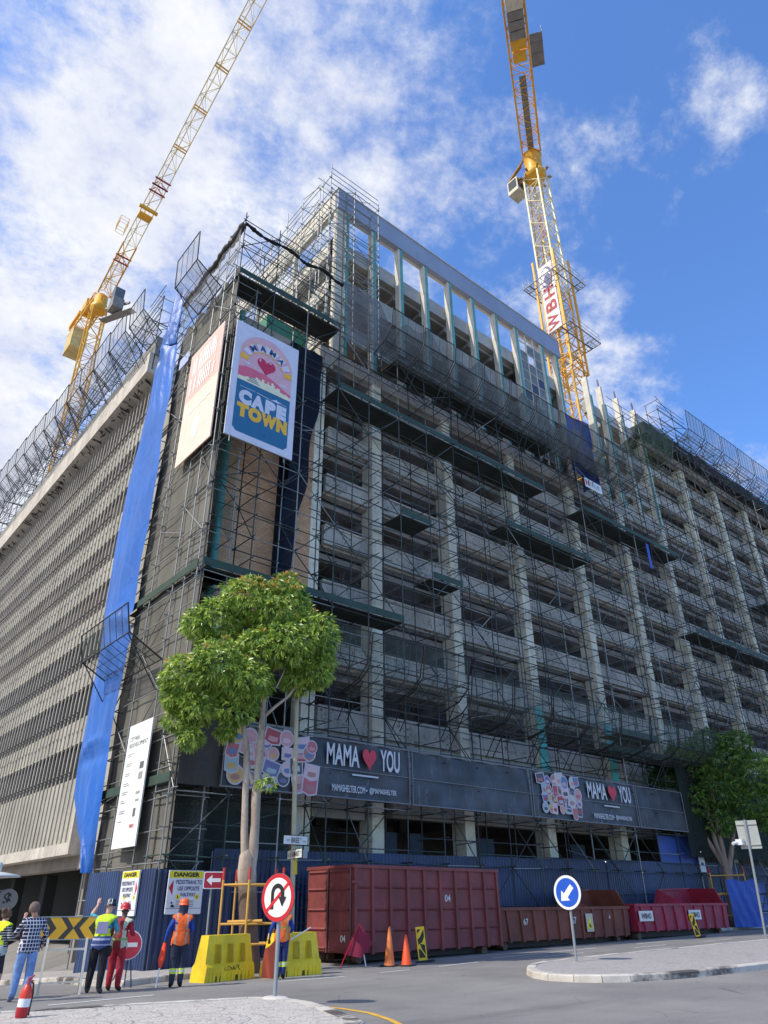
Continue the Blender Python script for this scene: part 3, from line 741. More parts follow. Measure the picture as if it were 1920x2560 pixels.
# ------------------------------------------------------------------ netting and sheeting
def cloth(name, label, mat, fn, nu, nv, cat='netting'):
    a = MB(); a.grid(fn, nu, nv); o = a.build(name, mat); return tag(o, label, cat)
def wv(u, v, k=1.0, s=0.0): return k*(0.5*math.sin(7*u+3*v+s)+0.3*math.sin(17*u-5*v+1.3+s)+0.2*math.sin(9*v+u*4+s))
cloth('debris_net', 'dark grey debris netting stretched over the corner side beside the blue tarpaulin', NETD,
      lambda u, v: (11.12+wv(u, v*6, 0.05), 24.2+6.6*u, 2.75+(27.4+0.25*math.sin(u*30))*v), 40, 90)
cloth('debris_net', 'pale thin netting hanging at the very top of the corner scaffold', NETL,
      lambda u, v: (10.86+wv(u, v*2, 0.06), 24.1+6.6*u, 30.2+(2.75-0.35*u+0.16*math.sin(u*22))*v), 30, 8)
cloth('debris_net', 'thin ragged netting draped before the lower tower storeys', netting('thin grey drape', srgb(112, 110, 108), 0.56, 60, 0.3),
      lambda u, v: (17.6+24.4*u, 23.86+wv(u*5, v, 0.12), 29.2+(3.55+0.55*math.sin(u*31)+0.35*math.sin(u*71+1)-0.9*u)*v), 90, 12)
cloth('debris_net', 'torn dark net hanging over the brick corner behind the poster', netting('torn net', srgb(34, 40, 52), 0.9, 60),
      lambda u, v: (15.1+0.35*math.sin(v*3)+(u)*(0.75+1.5*v**1.5)+0.1*math.sin(v*19), 25.6+wv(u, v*4, 0.1), 14.4+14.2*v), 16, 40)
cloth('debris_net', 'green shade net around the corner behind the posters', netting('green shade net', srgb(58, 84, 72), 0.4, 60),
      lambda u, v: (11.0+1.5*u+wv(u, v*3, 0.12), 24.25+0.6*u, 16.5+5.5*v-1.5*u*(1-v)), 12, 24)
cloth('debris_net', 'dark netting low down over the pavement scaffold near the danger signs', netting('low dark net', srgb(60, 66, 62), 0.62, 60),
      lambda u, v: (11.1+5.4*u, 25.3+wv(u*2, v, 0.08), 2.4+3.1*v), 20, 10)
cloth('debris_net', 'dark netting closing the scaffold beside the left end of the banner', netting('banner side net', srgb(74, 72, 70), 0.82, 60),
      lambda u, v: (10.97+1.6*u, 23.9+wv(u, v*3, 0.04), 5.3+3.0*v), 16, 14)
cloth('debris_net', 'dark shade netting over the far end of the street front behind the small tree', netting('far dark net', srgb(44, 52, 46), 0.7, 60),
      lambda u, v: (43.5+30*u, 23.8+wv(u*4, v, 0.1), 4.0+5.6*v), 40, 10)
cloth('debris_net', 'very thin grey netting added behind the tubes as haze over the street front', netting('thin haze net', srgb(104, 106, 110), 0.09, 60, .2),
      lambda u, v: (18.2+62*u, 25.62+wv(u*9, v*2, .05), 8.0+21.5*v), 80, 20)  # net added so its grey haze lightens the openings and mutes the front
# rolled black net along the scaffold top edge
rn = MB(); n = 60
rn.path([(10.95+6.4*i/n, 23.95+0.03*math.sin(i*0.37), 33.05-0.22*math.sin(math.pi*i/n*2.5)**2+0.03*math.sin(i*.31+1)) for i in range(n+1)], [0.07+0.04*math.sin(i*.29)**2+0.015*math.sin(i*1.7)+.012*math.sin(i*2.9) for i in range(n+1)], 7)
tag(rn.build('rolled_net', flat('black net roll', srgb(26, 27, 30), 0.9)), 'black net rolled along the topmost tubes of the corner scaffold', 'netting')
rn = MB(); rn.path([(10.9, 24.0+6.6*i/30, 33.0-0.25*math.sin(i*.35)**2-.02*i) for i in range(31)], [0.14+0.08*math.sin(i*1.3)**2 for i in range(31)], 7)
tag(rn.build('rolled_net', flat('brown grey net roll', srgb(70, 64, 60), 0.9)), 'bunched brownish net along the side roof edge of the corner scaffold', 'netting')
# blue tarpaulin down the joint between wing and corner
def tarpmat(name, c):
    t = NT(name); t.col(t.mix(t.ramp(t.noise(0.35, 4), 0.3, 0.7), tuple(v*0.85 for v in c), tuple(min(1, v*1.12) for v in c)))
    sp = t.n('ShaderNodeSeparateXYZ'); t.l(t.coord(), sp.inputs[0])
    seam = t.math('LESS_THAN', t.math('FRACT', t.math('MULTIPLY', sp.outputs[2], .27)), .012)
    fade = t.math('MULTIPLY', t.ramp(t.noise(1.3, 6, .7, (1, 1, .3)), .5, .75), .15)
    b0 = t.mix(t.ramp(t.noise(0.35, 4), 0.3, 0.7), tuple(v*0.85 for v in c), tuple(min(1, v*1.12) for v in c))
    b0 = t.mix(fade, b0, tuple(min(1, v*.8+.08) for v in c)); t.col(t.mix(t.math('MULTIPLY', seam, .5), b0, tuple(v*.5 for v in c)))
    cr = t.n('ShaderNodeTexVoronoi', feature='DISTANCE_TO_EDGE'); cr.inputs['Scale'].default_value = 1.1; t.l(t.coord((1, .8, .45)), cr.inputs['Vector'])
    t.bump(t.math('ADD', t.noise(1.6, 5, 0.6, (1, 1, 0.35), 0.6), t.math('MULTIPLY', t.ramp(cr.outputs['Distance'], 0, .12), .08)), 0.14, 0.6); t.set(0.45); return t.m
TARP = tarpmat('blue tarpaulin', srgb(26, 98, 184))
def interp(tab, z):
    for (z0, a), (z1, b) in zip(tab, tab[1:]):
        if z <= z1: k = (z-z0)/(z1-z0); k = max(0, min(1, k)); return a+(b-a)*k
    return tab[-1][1]
TL = [(2.8, 30.15), (3.3, 30.6), (4.4, 32.0), (5.8, 33.1), (9, 33.5), (12.9, 33.8), (18.6, 34.05), (23.2, 33.9), (27, 33.35), (30.6, 32.8)]
TR = [(2.8, 29.95), (3.4, 30.0), (4.4, 29.98), (6, 30.0), (11.8, 29.85), (13.2, 30.15), (16, 30.2), (20.5, 29.9), (24, 30.1), (28, 30.35), (30.6, 30.6)]
def tarp(u, v):
    z = 2.8+27.8*v
    y0, y1 = interp(TR, z), interp(TL, z)
    y = y0+(y1-y0)*u+0.05*math.sin(z*1.7+u*2)
    k = max(0, (9-z)/9)
    x = 10.72-0.18*math.sin(math.pi*u)+0.05*math.sin(u*8+z*.5)+0.10*k*math.sin(u*19+z*.7)+0.02*math.sin(u*31-z*.9)
    pz = math.exp(-((z-12.9-(u)*0.9)/.28)**2); x -= 0.16*pz*(1-u)**.5; x += 0.10*math.exp(-((z-12.0-u*1.4)/.25)**2)*(1-u)
    x -= 0.13*math.exp(-((z-7.6-.25*math.sin(u*4))/.18)**2)*math.sin(math.pi*u); x += .1*math.exp(-((z-7.1)/.2)**2)*math.sin(math.pi*u)
    x += 0.2*math.exp(-((z-29.6)/.5)**2)*math.sin(u*9)
    return (x, y, z-(0.5*(1-u) if v > .97 else 0))
cloth('blue_tarpaulin', 'long bright blue tarpaulin hanging from roof to pavement on the side street', TARP, tarp, 30, 190, 'tarpaulin')
cloth('blue_tarpaulin', 'short loose end of blue tarpaulin above the long one at the roof edge', TARP,
      lambda u, v: (10.66+0.18*math.sin(u*6+v*2), 30.75+0.1*v+(2.0-.9*v*v)*u*(1-.25*math.sin(v*3.1)), 29.9+3.9*v-0.9*u*v), 14, 24, 'tarpaulin')
TARPC = netting('blue crane wrap', srgb(52, 76, 140), 0.8, 50)
def wrap(u, v):
    s = u*3.0
    if s < 1: p = (38.5+3.2*s, 24.4)
    elif s < 2: p = (41.7+0.1*(s-1), 24.4+1.4*(s-1))
    else: p = (41.8, 25.8)
    return (p[0]+wv(u, v*3, 0.08), p[1]+wv(u*2, v*2, 0.1), 29.0+(5.0+0.5*math.sin(u*4))*v)
cloth('blue_tarpaulin', 'blue sheeting wrapped round the foot of the yellow crane mast', TARPC, wrap, 24, 16, 'tarpaulin')

# ------------------------------------------------------------------ posters, banner, boards
def art(parent, o, ex, ey, name, mat, polys, lift, th=0.004):
    """flat shapes lying on a board: polys = list of outlines in board coordinates"""
    o = Vector(o); nz = Vector(ex).cross(Vector(ey)); a = MB()
    for i, p in enumerate(polys): a.prism(p, o+nz*(lift+0.0007*i), ex, ey, th)
    return wp(a, name, mat, parent)
def lettering(parent, items, mat, o, ex, ey, lift, name='lettering'):
    """items = (string, cx, cy, w, h, bold[, rot])"""
    a = MB(); o = Vector(o); nz = Vector(ex).cross(Vector(ey))
    for it in items:
        s, cx, cy, w, h, b = it[:6]
        write(a, s, o+Vector(ex)*cx+Vector(ey)*cy+nz*lift, ex, ey, w, h, b, it[6] if len(it) > 6 else 0)
    return wp(a, name, mat, parent)
PW = flat('poster white', srgb(214, 214, 226), 0.6); PPINK = flat('poster pink', srgb(226, 176, 184), 0.6); PTEAL = flat('poster teal', srgb(40, 108, 146), 0.6)
PHOT = flat('poster rose', srgb(226, 106, 130), 0.6); PCRM = flat('poster cream', srgb(236, 230, 196), 0.6); PYEL = flat('poster yellow', srgb(244, 186, 56), 0.6)
PRED = flat('poster crimson', srgb(206, 44, 84), 0.6); PNAVY = flat('poster navy', srgb(28, 74, 116), 0.6)
W_, H_ = 3.5, 6.6
pc = Vector((12.83, 23.78, 22.95))
post = thing('poster', 'tall white bordered poster reading MAMA over a heart and CAPE TOWN', 'poster', tuple(pc-EZ*H_/2))
a = MB(); a.prism([(-W_/2, -H_/2), (W_/2, -H_/2), (W_/2, H_/2), (-W_/2, H_/2)], pc, EX, EZ, 0.06); wp(a, 'board', PW, post)
iw, ih = 2.86, 5.9
arch = [(-iw/2, -0.1), (iw/2, -0.1)] + [(iw/2*math.cos(R(t))*1.0, 1.52+1.43*math.sin(R(t))) for t in range(0, 181, 9)]
halo = [(-iw/2-0.07, -0.2), (iw/2+0.07, -0.2)] + [((iw/2+0.07)*math.cos(R(t)), 1.52+1.5*math.sin(R(t))) for t in range(0, 181, 9)]
art(post, pc, EX, EZ, 'picture', PPINK, [arch], 0.006)
art(post, pc, EX, EZ, 'picture', PTEAL, [[(-iw/2, -0.1), (-iw/2, -ih/2+0.2), (-iw/2+0.2, -ih/2), (iw/2-0.2, -ih/2), (iw/2, -ih/2+0.2), (iw/2, -0.1)]], 0.006)
mt = [(-iw/2, 0.62), (-1.1, 0.78), (-0.6, 0.8), (-0.1, 0.78), (0.25, 0.72), (0.7, 0.55), (1.0, 0.38), (iw/2, 0.25)]
art(post, pc, EX, EZ, 'picture', PHOT, [[(-iw/2, -0.1), (iw/2, -0.1)] + mt[::-1]], 0.011)
sk = [(-iw/2, -0.1), (iw/2, -0.1), (iw/2, 0.0)]; x = iw/2; rr = random.Random(4)
hh = lambda x: 0.16+0.38*math.exp(-((x-0.35)/0.55)**2)+0.22*math.exp(-((x+0.5)/0.5)**2)
while x > -iw/2+0.1:
    w = rr.uniform(0.05, 0.13); t_ = hh(x)*rr.uniform(0.5, 1.0); sk += [(x, t_), (x-w, t_)]; x -= w
art(post, pc, EX, EZ, 'picture', PCRM, [sk + [(-iw/2, 0.05)]], 0.016)
art(post, pc, EX, EZ, 'picture', PNAVY, [[(-0.95+0.09*i, 0.0+0.09*i), (-0.25-0.09*i, 0.0+0.09*i), (-0.27-0.09*i, 0.035+0.09*i), (-0.93+0.09*i, 0.035+0.09*i)] for i in range(4)], 0.021)
cl = lambda cx, cy, s: [(cx+s*a, cy+s*b) for a, b in ((-1, 0), (1, 0), (0.7, 0.25), (0.4, 0.2), (0.1, 0.5), (-0.3, 0.3), (-0.6, 0.35))]
art(post, pc, EX, EZ, 'picture', PW, [cl(-0.95, 0.93, 0.25), cl(1.0, 0.55, 0.28)], 0.021)
art(post, pc, EX, EZ, 'heart', PRED, [heart(1.0, 0.95) and [(p[0], p[1]+1.27) for p in heart(1.0, 0.95)]], 0.02)
art(post, pc, EX, EZ, 'heart_shine', PPINK, [[(-0.36+0.05*math.cos(R(t))-0.0, 1.5+0.09*math.sin(R(t))) for t in range(0, 360, 30)], [(0.2+0.09*math.cos(R(t)), 1.57+0.04*math.sin(R(t))) for t in range(0, 360, 30)]], 0.026)
rays = []; whites = []
cen = (0.0, 1.05)
for j in range(9):
    t = R(168-156*j/8); w = R(6.8); r0, r1 = 1.02, 1.45
    q = [(cen[0]+r0*math.cos(t+w), cen[1]+r0*math.sin(t+w)), (cen[0]+r0*math.cos(t-w), cen[1]+r0*math.sin(t-w)), (cen[0]+r1*math.cos(t-w), cen[1]+r1*math.sin(t-w)), (cen[0]+r1*math.cos(t+w), cen[1]+r1*math.sin(t+w))]
    (rays if j in (0, 8) else whites).append(q)
    if j not in (0, 8):
        rays.append([(cen[0]+(r0-0.07)*math.cos(t+w), cen[1]+(r0-0.07)*math.sin(t+w)), (cen[0]+(r0-0.07)*math.cos(t-w), cen[1]+(r0-0.07)*math.sin(t-w)), (cen[0]+(r1+0.05)*math.cos(t-w*.9), cen[1]+(r1+0.05)*math.sin(t-w*.9)), (cen[0]+(r1+0.05)*math.cos(t+w*.9), cen[1]+(r1+0.05)*math.sin(t+w*.9))])
art(post, pc, EX, EZ, 'rays', PYEL, rays, 0.02); art(post, pc, EX, EZ, 'letter_plates', PW, whites, 0.028)
lettering(post, [(c, cen[0]+1.23*math.cos(R(an)), cen[1]+1.23*math.sin(R(an)), 0.34, 0.32, 0.045, R(an-90)) for c, an in (('M', 129), ('A', 103), ('M', 77), ('A', 51))], PNAVY, pc, EX, EZ, 0.034)
lettering(post, [('C', -0.93, -0.98, 0.66, 0.8, 0.09), ('A', -0.26, -0.98, 0.7, 0.78, 0.09), ('P', 0.40, -0.98, 0.56, 0.78, 0.09), ('E', 1.0, -0.98, 0.54, 0.78, 0.09)], PW, pc, EX, EZ, 0.014)
lettering(post, [('T', -1.0, -1.74, 0.6, 0.74, 0.09), ('O', -0.36, -1.74, 0.7, 0.76, 0.09), ('W', 0.38, -1.74, 0.84, 0.74, 0.09), ('N', 1.07, -1.74, 0.58, 0.74, 0.09)], PYEL, pc, EX, EZ, 0.014)
art(post, pc, EX, EZ, 'picture', PW, [[(-1.25, -0.46), (-0.45, -0.46), (-0.45, -0.44), (-1.25, -0.44)], [(-0.35, -0.46), (0.3, -0.52), (0.3, -0.49), (-0.35, -0.43)], [(0.35, -0.5), (0.6, -0.42), (0.7, -0.35), (0.76, -0.43), (0.98, -0.42), (0.8, -0.52)], [(0.9, -0.5), (1.25, -0.5), (1.25, -0.48), (0.9, -0.48)]], 0.012)
for cx in (11.4, 14.2):
    a = MB(); a.tube((cx, 23.88, 19.4), (cx, 23.88, 26.4), 0.03, 6); wp(a, 'fixing_tube', STEEL, post)
# pink poster round the corner, sun overexposure painted into its pale colours
qc = Vector((10.72, 26.12, 23.1)); LX = -EY
pink = thing('poster', 'sunlit pink and peach poster round the corner with print washed out by painted sun glare', 'poster', (qc.x, qc.y, qc.z-3.4))
PK1 = flat('sunlit pink print', srgb(246, 188, 174), 0.6); PK2 = flat('sunlit peach print', srgb(250, 214, 194), 0.6); PKW = flat('pale print', srgb(254, 246, 240), 0.6)
a = MB(); a.prism([(-1.72, -3.45), (1.72, -3.45), (1.72, 3.3), (-1.72, 3.3)], qc, LX, EZ, 0.06); wp(a, 'board', PK2, pink)
art(pink, qc, LX, EZ, 'picture', PK1, [[(-1.66, 0.25), (1.66, 0.25), (1.66, 3.22), (-1.66, 3.22)]], 0.006)
bars = []; rr = random.Random(9)
for row, (y0, hgh, nn) in enumerate(((1.75, 1.2, 12), (0.5, 1.05, 12))):
    for i in range(nn):
        if rr.random() < 0.18: continue
        x = -1.3+2.6*i/nn; bars.append([(x, y0), (x+0.1, y0), (x+0.1+rr.uniform(-.02, .05), y0+hgh*rr.uniform(0.8, 1)), (x+rr.uniform(-.02, .05), y0+hgh)])
        if rr.random() < 0.5: bars.append([(x+.1, y0+hgh*.45), (x+.2, y0+hgh*.45), (x+.2, y0+hgh*.56), (x+.1, y0+hgh*.56)])
art(pink, qc, LX, EZ, 'overexposed_print', PKW, bars, 0.012)
art(pink, qc, LX, EZ, 'overexposed_print', PKW, [[(x, -0.75+0.03*math.sin(x*9)), (x+0.13, -0.75), (x+0.13, -0.58), (x, -0.6)] for x in [-1.1+0.19*i for i in range(12)]], 0.012)
art(pink, qc, LX, EZ, 'overexposed_print', PKW, [[(0.34*math.cos(R(t))*(1+0.2*math.sin(R(t*3))), -2.0+0.62*math.sin(R(t))) for t in range(0, 360, 15)], [(0.02, -1.5), (0.12, -1.5), (0.16, -1.2), (0.05, -1.2)], [(-.16, -1.5), (-.06, -1.5), (-.06, -1.25), (-.16, -1.25)]], 0.012)
# white project board
wc = Vector((10.7, 27.05, 5.66))
wb = thing('project_board', 'tall white project board headed CITY PARK REDEVELOPMENT hung on the side scaffold', 'sign', (wc.x, wc.y, 3.5))
a = MB(); a.prism([(-1.05, -2.17), (1.05, -2.17), (1.05, 2.17), (-1.05, 2.17)], wc, LX, EZ, 0.05); wp(a, 'board', flat('white board', srgb(236, 236, 232), 0.5), wb)
GR_ = flat('grey print', srgb(150, 152, 154), 0.6); GRD = flat('dark grey print', srgb(96, 98, 100), 0.6)
lettering(wb, [('CITY PARK', -0.38, 1.62, 0.9, 0.16, 0.0), ('REDEVELOPMENT', 0.02, 1.38, 1.66, 0.16, 0.0)], GRD, wc, LX, EZ, 0.006)
rr = random.Random(2)
art(wb, wc, LX, EZ, 'small_print', GR_, [[(-0.82, y), (-0.82+rr.uniform(.3, .6), y), (-0.82+rr.uniform(.3, .6), y+.025), (-0.82, y+.025)] for y in [1.05, .98, .7, .63, .35, .28, .0, -.07, -.3, -.37, -.6, -.67, -.95, -1.02, -1.3]], 0.006)
for pl_ in ([(.45, .42), (.8, .42), (.8, .66), (.45, .66)], [(.45, -1.2), (.66, -1.2), (.66, -.92), (.45, -.92)]): art(wb, wc, LX, EZ, 'logo_block', GRD, [pl_], 0.006)
art(wb, wc, LX, EZ, 'logo_block', GR_, [[(.45, .05), (.8, .05), (.8, .3), (.45, .3)], [(.45, -.45), (.8, -.45), (.8, -.36), (.45, -.36)], [(.5, -.7), (.8, -.7), (.8, -.62), (.5, -.62)]], 0.006)
lettering(wb, [('WBHO', .5, -1.5, .42, .13, 0.02)], REDS, wc, LX, EZ, 0.006)
# long banner
BZ0, BZ1 = 5.35, 7.5
def bannermat():
    t = NT('dark banner vinyl')
    base = t.mix(t.ramp(t.noise(0.7, 6, 0.65, (0.6, 1, 1.2)), 0.3, 0.75), srgb(40, 42, 47), srgb(74, 76, 84))
    base = t.mix(t.math('MULTIPLY', t.ramp(t.noise(2.2, 6, 0.7, (1.6, 1, 0.4), 0.8), 0.58, 0.72), 0.5), base, srgb(140, 138, 140))
    t.col(base); t.bump(t.noise(0.9, 4, 0.55, (1, 1, 0.6), 0.7), 0.12, 0.7); t.set(0.5); return t.m
BAN = bannermat()
GB = 'printed scaffold banners'
def banner(x0, x1, label):
    t = thing('banner', label, 'banner', (x0, 23.82, BZ0))
    a = MB(); n = int((x1-x0)*4)
    a.grid(lambda u, v: (x0+(x1-x0)*u, 23.83-0.05*math.sin(u*(x1-x0)*1.6+v*2)*math.sin(v*math.pi)-0.03*math.sin(u*(x1-x0)*4.1+v*5), BZ0+(BZ1-BZ0)*v-0.05*math.sin(u*(x1-x0)*2.1)**2), n, 8)
    wp(a, 'sheet', BAN, t)
    a = MB(); e = flat('banner hem', srgb(128, 128, 132), 0.6)
    for xx in (x0+0.04, x1-0.04): a.tube((xx, 23.74, BZ0), (xx, 23.74, BZ1), 0.022, 5)
    a.tube((x0, 23.76, BZ0-0.02), (x1, 23.76, BZ0-0.02), 0.03, 5); a.tube((x0, 23.77, (BZ0+BZ1)/2-0.05), (x1, 23.77, (BZ0+BZ1)/2-0.05), 0.02, 5); a.tube((x0, 23.77, BZ1), (x1, 23.77, BZ1), 0.03, 5)
    wp(a, 'hem', e, t)
    return t
LET = flat('banner white print', srgb(208, 208, 212), 0.6); HRT = flat('banner red heart', srgb(208, 60, 76), 0.6)
def slogan(t, xm, zc_, s=1.0):
    # letters keep the tall narrow cut of the print
    o = Vector((xm, 23.70, zc_))
    lettering(t, [('MAMA', -1.30*s, 0.45, 1.95*s, 0.82, 0.02), ('YOU', 1.62*s, 0.45, 1.25*s, 0.86, 0.02), ('MAMASHELTER.COM', -0.95*s, -0.8, 1.95*s, 0.26, 0.015), ('@MAMASHELTER', 1.15*s, -0.8, 1.7*s, 0.26, 0.015)], LET, o, EX, EZ, 0)
    art(t, o, EX, EZ, 'heart', HRT, [[(p[0]+0.3*s, p[1]+0.46) for p in heart(0.86*s, 0.84)]], 0.0)
    art(t, o, EX, EZ, 'rule', LET, [[(-0.75*s, -0.28), (0.85*s, -0.28), (0.85*s, -0.22), (-0.75*s, -0.22)], [(p[0]*1+0.12*s, p[1]-0.8) for p in disc(0.04, 10)]], 0.0)
SCOL = [srgb(*c) for c in ((204, 158, 164), (190, 104, 112), (98, 128, 166), (206, 168, 100), (196, 190, 184), (204, 150, 150), (176, 74, 80), (84, 84, 92), (214, 184, 188), (160, 180, 186), (176, 124, 118), (112, 114, 156))]
def stickers(t, x0, x1, z0, z1, seed):
    q = random.Random(seed); nx, nz = 7, 4; W = flat('sticker border', srgb(196, 188, 192), 0.6); k = 0
    for i in range(nx):
        for j in range(nz):
            cx = x0+(x1-x0)*(i+0.5+q.uniform(-.3, .3))/nx; cz = z0+(z1-z0)*(j+0.5+q.uniform(-.25, .25))/nz
            w = (x1-x0)/nx*q.uniform(1.0, 1.75); h = (z1-z0)/nz*q.uniform(0.95, 1.5); sh = q.choice((0, 0, 1, 2)); k += 1
            o = Vector((cx, 23.735-0.0012*k, cz)); rot = q.uniform(-.25, .25)
            def shp(s):
                if sh == 0: p = disc(h/2*s, 20, min(1.0, w/h))
                elif sh == 1: p = rrect(w*0.86*s, h*s, 0.05*s, 3)
                else: p = [(-w*.42*s, -h*.35*s), (0, -h*.5*s), (w*.42*s, -h*.35*s), (w*.42*s, h*.5*s), (-w*.42*s, h*.5*s)]
                return [(a*math.cos(rot)-b*math.sin(rot), a*math.sin(rot)+b*math.cos(rot)) for a, b in p]
            a = MB(); a.prism(shp(1.0), o, EX, EZ, 0.0008)
            a.cur = 1; a.prism(shp(0.84), o-EY*0.0005, EX, EZ, 0.0004)
            a.cur = 2; a.prism([(p[0]*0.9, p[1]*0.5-h*0.12) for p in shp(0.6)], o-EY*0.0009, EX, EZ, 0.0003)
            c1, c2 = q.sample(range(len(SCOL)), 2)
            wp(a, 'sticker', [W, flat('sticker print %d' % c1, SCOL[c1], 0.6), flat('sticker print %d' % c2, SCOL[c2], 0.6)], t)
b1 = banner(12.5, 21.4, 'dark banner with sticker collage reading MAMA heart YOU nearest the corner')
slogan(b1, 18.9, 6.47, .84); stickers(b1, 12.75, 16.5, 5.45, 7.4, 5)
b2 = banner(21.5, 29.3, 'plain wrinkled dark banner between the two lettered banners')
b3 = banner(29.4, 38.4, 'dark banner with sticker collage reading MAMA heart YOU farther along the street')
slogan(b3, 35.9, 6.47, 0.88); stickers(b3, 30.0, 33.3, 5.5, 7.4, 6)
b4 = banner(38.5, 43.5, 'plain dark banner at the far end beside the small tree')
for o_ in (b1, b2, b3, b4): o_['group'] = GB
# name plates high on the scaffold
def plate(label, c, w, h, s, mt_bg, mt_tx, first=None):
    t = thing('name_plate', label, 'sign', (c[0], c[1], c[2]-h/2)); a = MB(); a.prism(rrect(w, h, 0.03, 2), c, EX, EZ, 0.02); wp(a, 'board', mt_bg, t)
    lettering(t, [(s, 0.1, 0, w*0.62, h*0.45, 0.02)], mt_tx, c, EX, EZ, 0.006)
    if first: lettering(t, [(first, -w*0.36, 0, w*0.2, h*0.6, 0.05)], REDS, c, EX, EZ, 0.006)
plate('small white NEXUS plate on the upper street scaffold', (39.85, 23.8, 27.9), 2.0, 0.75, 'EXUS', WHITE, GR_, 'N')
tb = MB(); tb.prism(rrect(1.1, 0.7, .02, 2), (10.8, 29.1, 27.1), LX, EZ, 0.01); tag(tb.build('name_plate', flat('pale blue plate', srgb(170, 180, 220), 0.6)), 'small pale blue plate tied to the netting beside the pink poster', 'sign')
bt = MB(); bt.grid(lambda u, v: (45.6+0.35*u, 23.8, 23.1+2.0*v), 3, 8); tag(bt.build('rag', tarpmat('blue rag', srgb(40, 70, 170))), 'blue rag hanging on the upper street scaffold', 'cloth')
# ------------------------------------------------------------------ cranes
CYEL = paint('crane yellow', srgb(232, 172, 44), 0.45, 0.12, 0.3, 0.8)
CWHT = paint('crane cream', srgb(232, 216, 170), 0.45, 0.08, 0.25, 0.8)
CRED = paint('crane red', srgb(170, 60, 60), 0.5, 0.15, 0.3)
CGREY = paint('crane grey plate', srgb(134, 130, 124), 0.6, 0.15, 0.3)
def lattice(a, c0, c1, ea, eb, w, h, step, r, rd, tri=False):
    """lattice beam from c0 to c1; cross-section w (ea) x h (eb)"""
    c0 = Vector(c0); c1 = Vector(c1); ea = Vector(ea)*w/2; eb = Vector(eb)*h/2
    cs = [-ea-eb, ea-eb, eb] if tri else [-ea-eb, ea-eb, ea+eb, -ea+eb]
    n = max(1, round((c1-c0).length/step)); m = len(cs)
    for c in cs: a.bar(c0+c, c1+c, r*1.8, r*1.8, ea)
    for i in range(n):
        p = c0.lerp(c1, i/n); q = c0.lerp(c1, (i+1)/n)
        for k in range(m):
            u, v = cs[k], cs[(k+1) % m]
            a.tube(p+u, p+v, rd, 5, cap=False)
            s, t = (u, v) if (i+k) % 2 else (v, u)
            a.tube(p+s, q+t, rd, 5, cap=False)
X0, Y0, WM = 50.1, 30.0, 2.05
mc = (X0+WM/2, Y0+WM/2)
cr = thing('tower_crane', 'nearer yellow tower crane with a white upper mast rising behind the street front', 'crane', (*mc, 30))
a = MB(); lattice(a, (*mc, 30), (*mc, 60), EX, EY, WM, WM, 2.0, 0.1, 0.055); wp(a, 'mast', CYEL, cr)
a = MB(); lattice(a, (*mc, 60), (*mc, 79.5), EX, EY, WM, WM, 2.0, 0.1, 0.055); wp(a, 'mast', CWHT, cr)
a = MB(); lattice(a, (*mc, 51.5), (*mc, 65.0), EX, EY, WM+0.7, WM+0.7, 13.5, 0.12, 0.03); lattice(a, (*mc, 48.5), (*mc, 51.5), EX, EY, WM+0.6, WM+0.6, 1.5, 0.1, 0.06); wp(a, 'climbing_cage', CYEL, cr)
for z, s in ((52.6, 1.6), (61.0, 1.35)):
    a = MB(); lo, hi = -s, WM+s
    for q in [lo+0.5*i for i in range(int((hi-lo)/0.5)+1)]:
        for (x0, x1, y0, y1) in ((q, q, lo, -0.45), (q, q, WM+.45, hi), (lo, -.45, q, q), (WM+.45, hi, q, q)):
            a.tube((X0+x0, Y0+y0, z), (X0+x1, Y0+y1, z), 0.035, 4)
    for d in (lo, -0.5, WM+.5, hi):
        a.bar((X0+lo, Y0+d, z), (X0+hi, Y0+d, z), 0.09); a.bar((X0+d, Y0+lo, z), (X0+d, Y0+hi, z), 0.09)
    wp(a, 'work_platform', CGREY, cr)
    a = MB()
    for hh_ in (0.55, 1.1):
        for p, q in (((lo, lo), (hi, lo)), ((hi, lo), (hi, hi)), ((lo, hi), (hi, hi)), ((lo, lo), (lo, hi))): a.tube((X0+p[0], Y0+p[1], z+hh_), (X0+q[0], Y0+q[1], z+hh_), 0.02, 4)
    for q in [lo+1.0*i for i in range(int(hi-lo)+1)]:
        for x, y in ((q, lo), (q, hi), (lo, q), (hi, q)): a.tube((X0+x, Y0+y, z), (X0+x, Y0+y, z+1.1), 0.018, 4)
    wp(a, 'handrail', STEEL, cr)
sg = MB(); so_ = Vector((X0-0.2, Y0+WM/2, 58.9)); sg.prism(rrect(9.6, 1.75, 0.1, 2), so_, EZ, EY, 0.04); wp(sg, 'sign_board', flat('crane sign white', srgb(232, 228, 230), 0.6), cr)
lettering(cr, [('W', -3.6, 0, 2.2, 1.4, 0.03), ('B', -1.35, 0, 1.5, 1.4, 0.03), ('H', 0.6, 0, 1.6, 1.4, 0.03)], flat('crane sign crimson', srgb(164, 40, 60), 0.6), so_, EZ, EY, 0.01)
ring = [[(2.9+1.55*math.cos(R(t)), 0.78*math.sin(R(t))) for t in range(0, 360, 15)]]
art(cr, so_, EZ, EY, 'emblem', flat('emblem blue grey', srgb(88, 92, 140), 0.6), ring, 0.006)
art(cr, so_, EZ, EY, 'emblem', flat('crane sign white', srgb(232, 228, 230), 0.6), [[(2.95+1.3*math.cos(R(t)), 0.1+0.6*math.sin(R(t))) for t in range(0, 360, 15)]], 0.010)
art(cr, so_, EZ, EY, 'emblem', flat('emblem blue grey', srgb(88, 92, 140), 0.6), [[(2.6+0.75*math.cos(R(t)), -0.05+0.42*math.sin(R(t))) for t in range(0, 360, 15)]], 0.014)
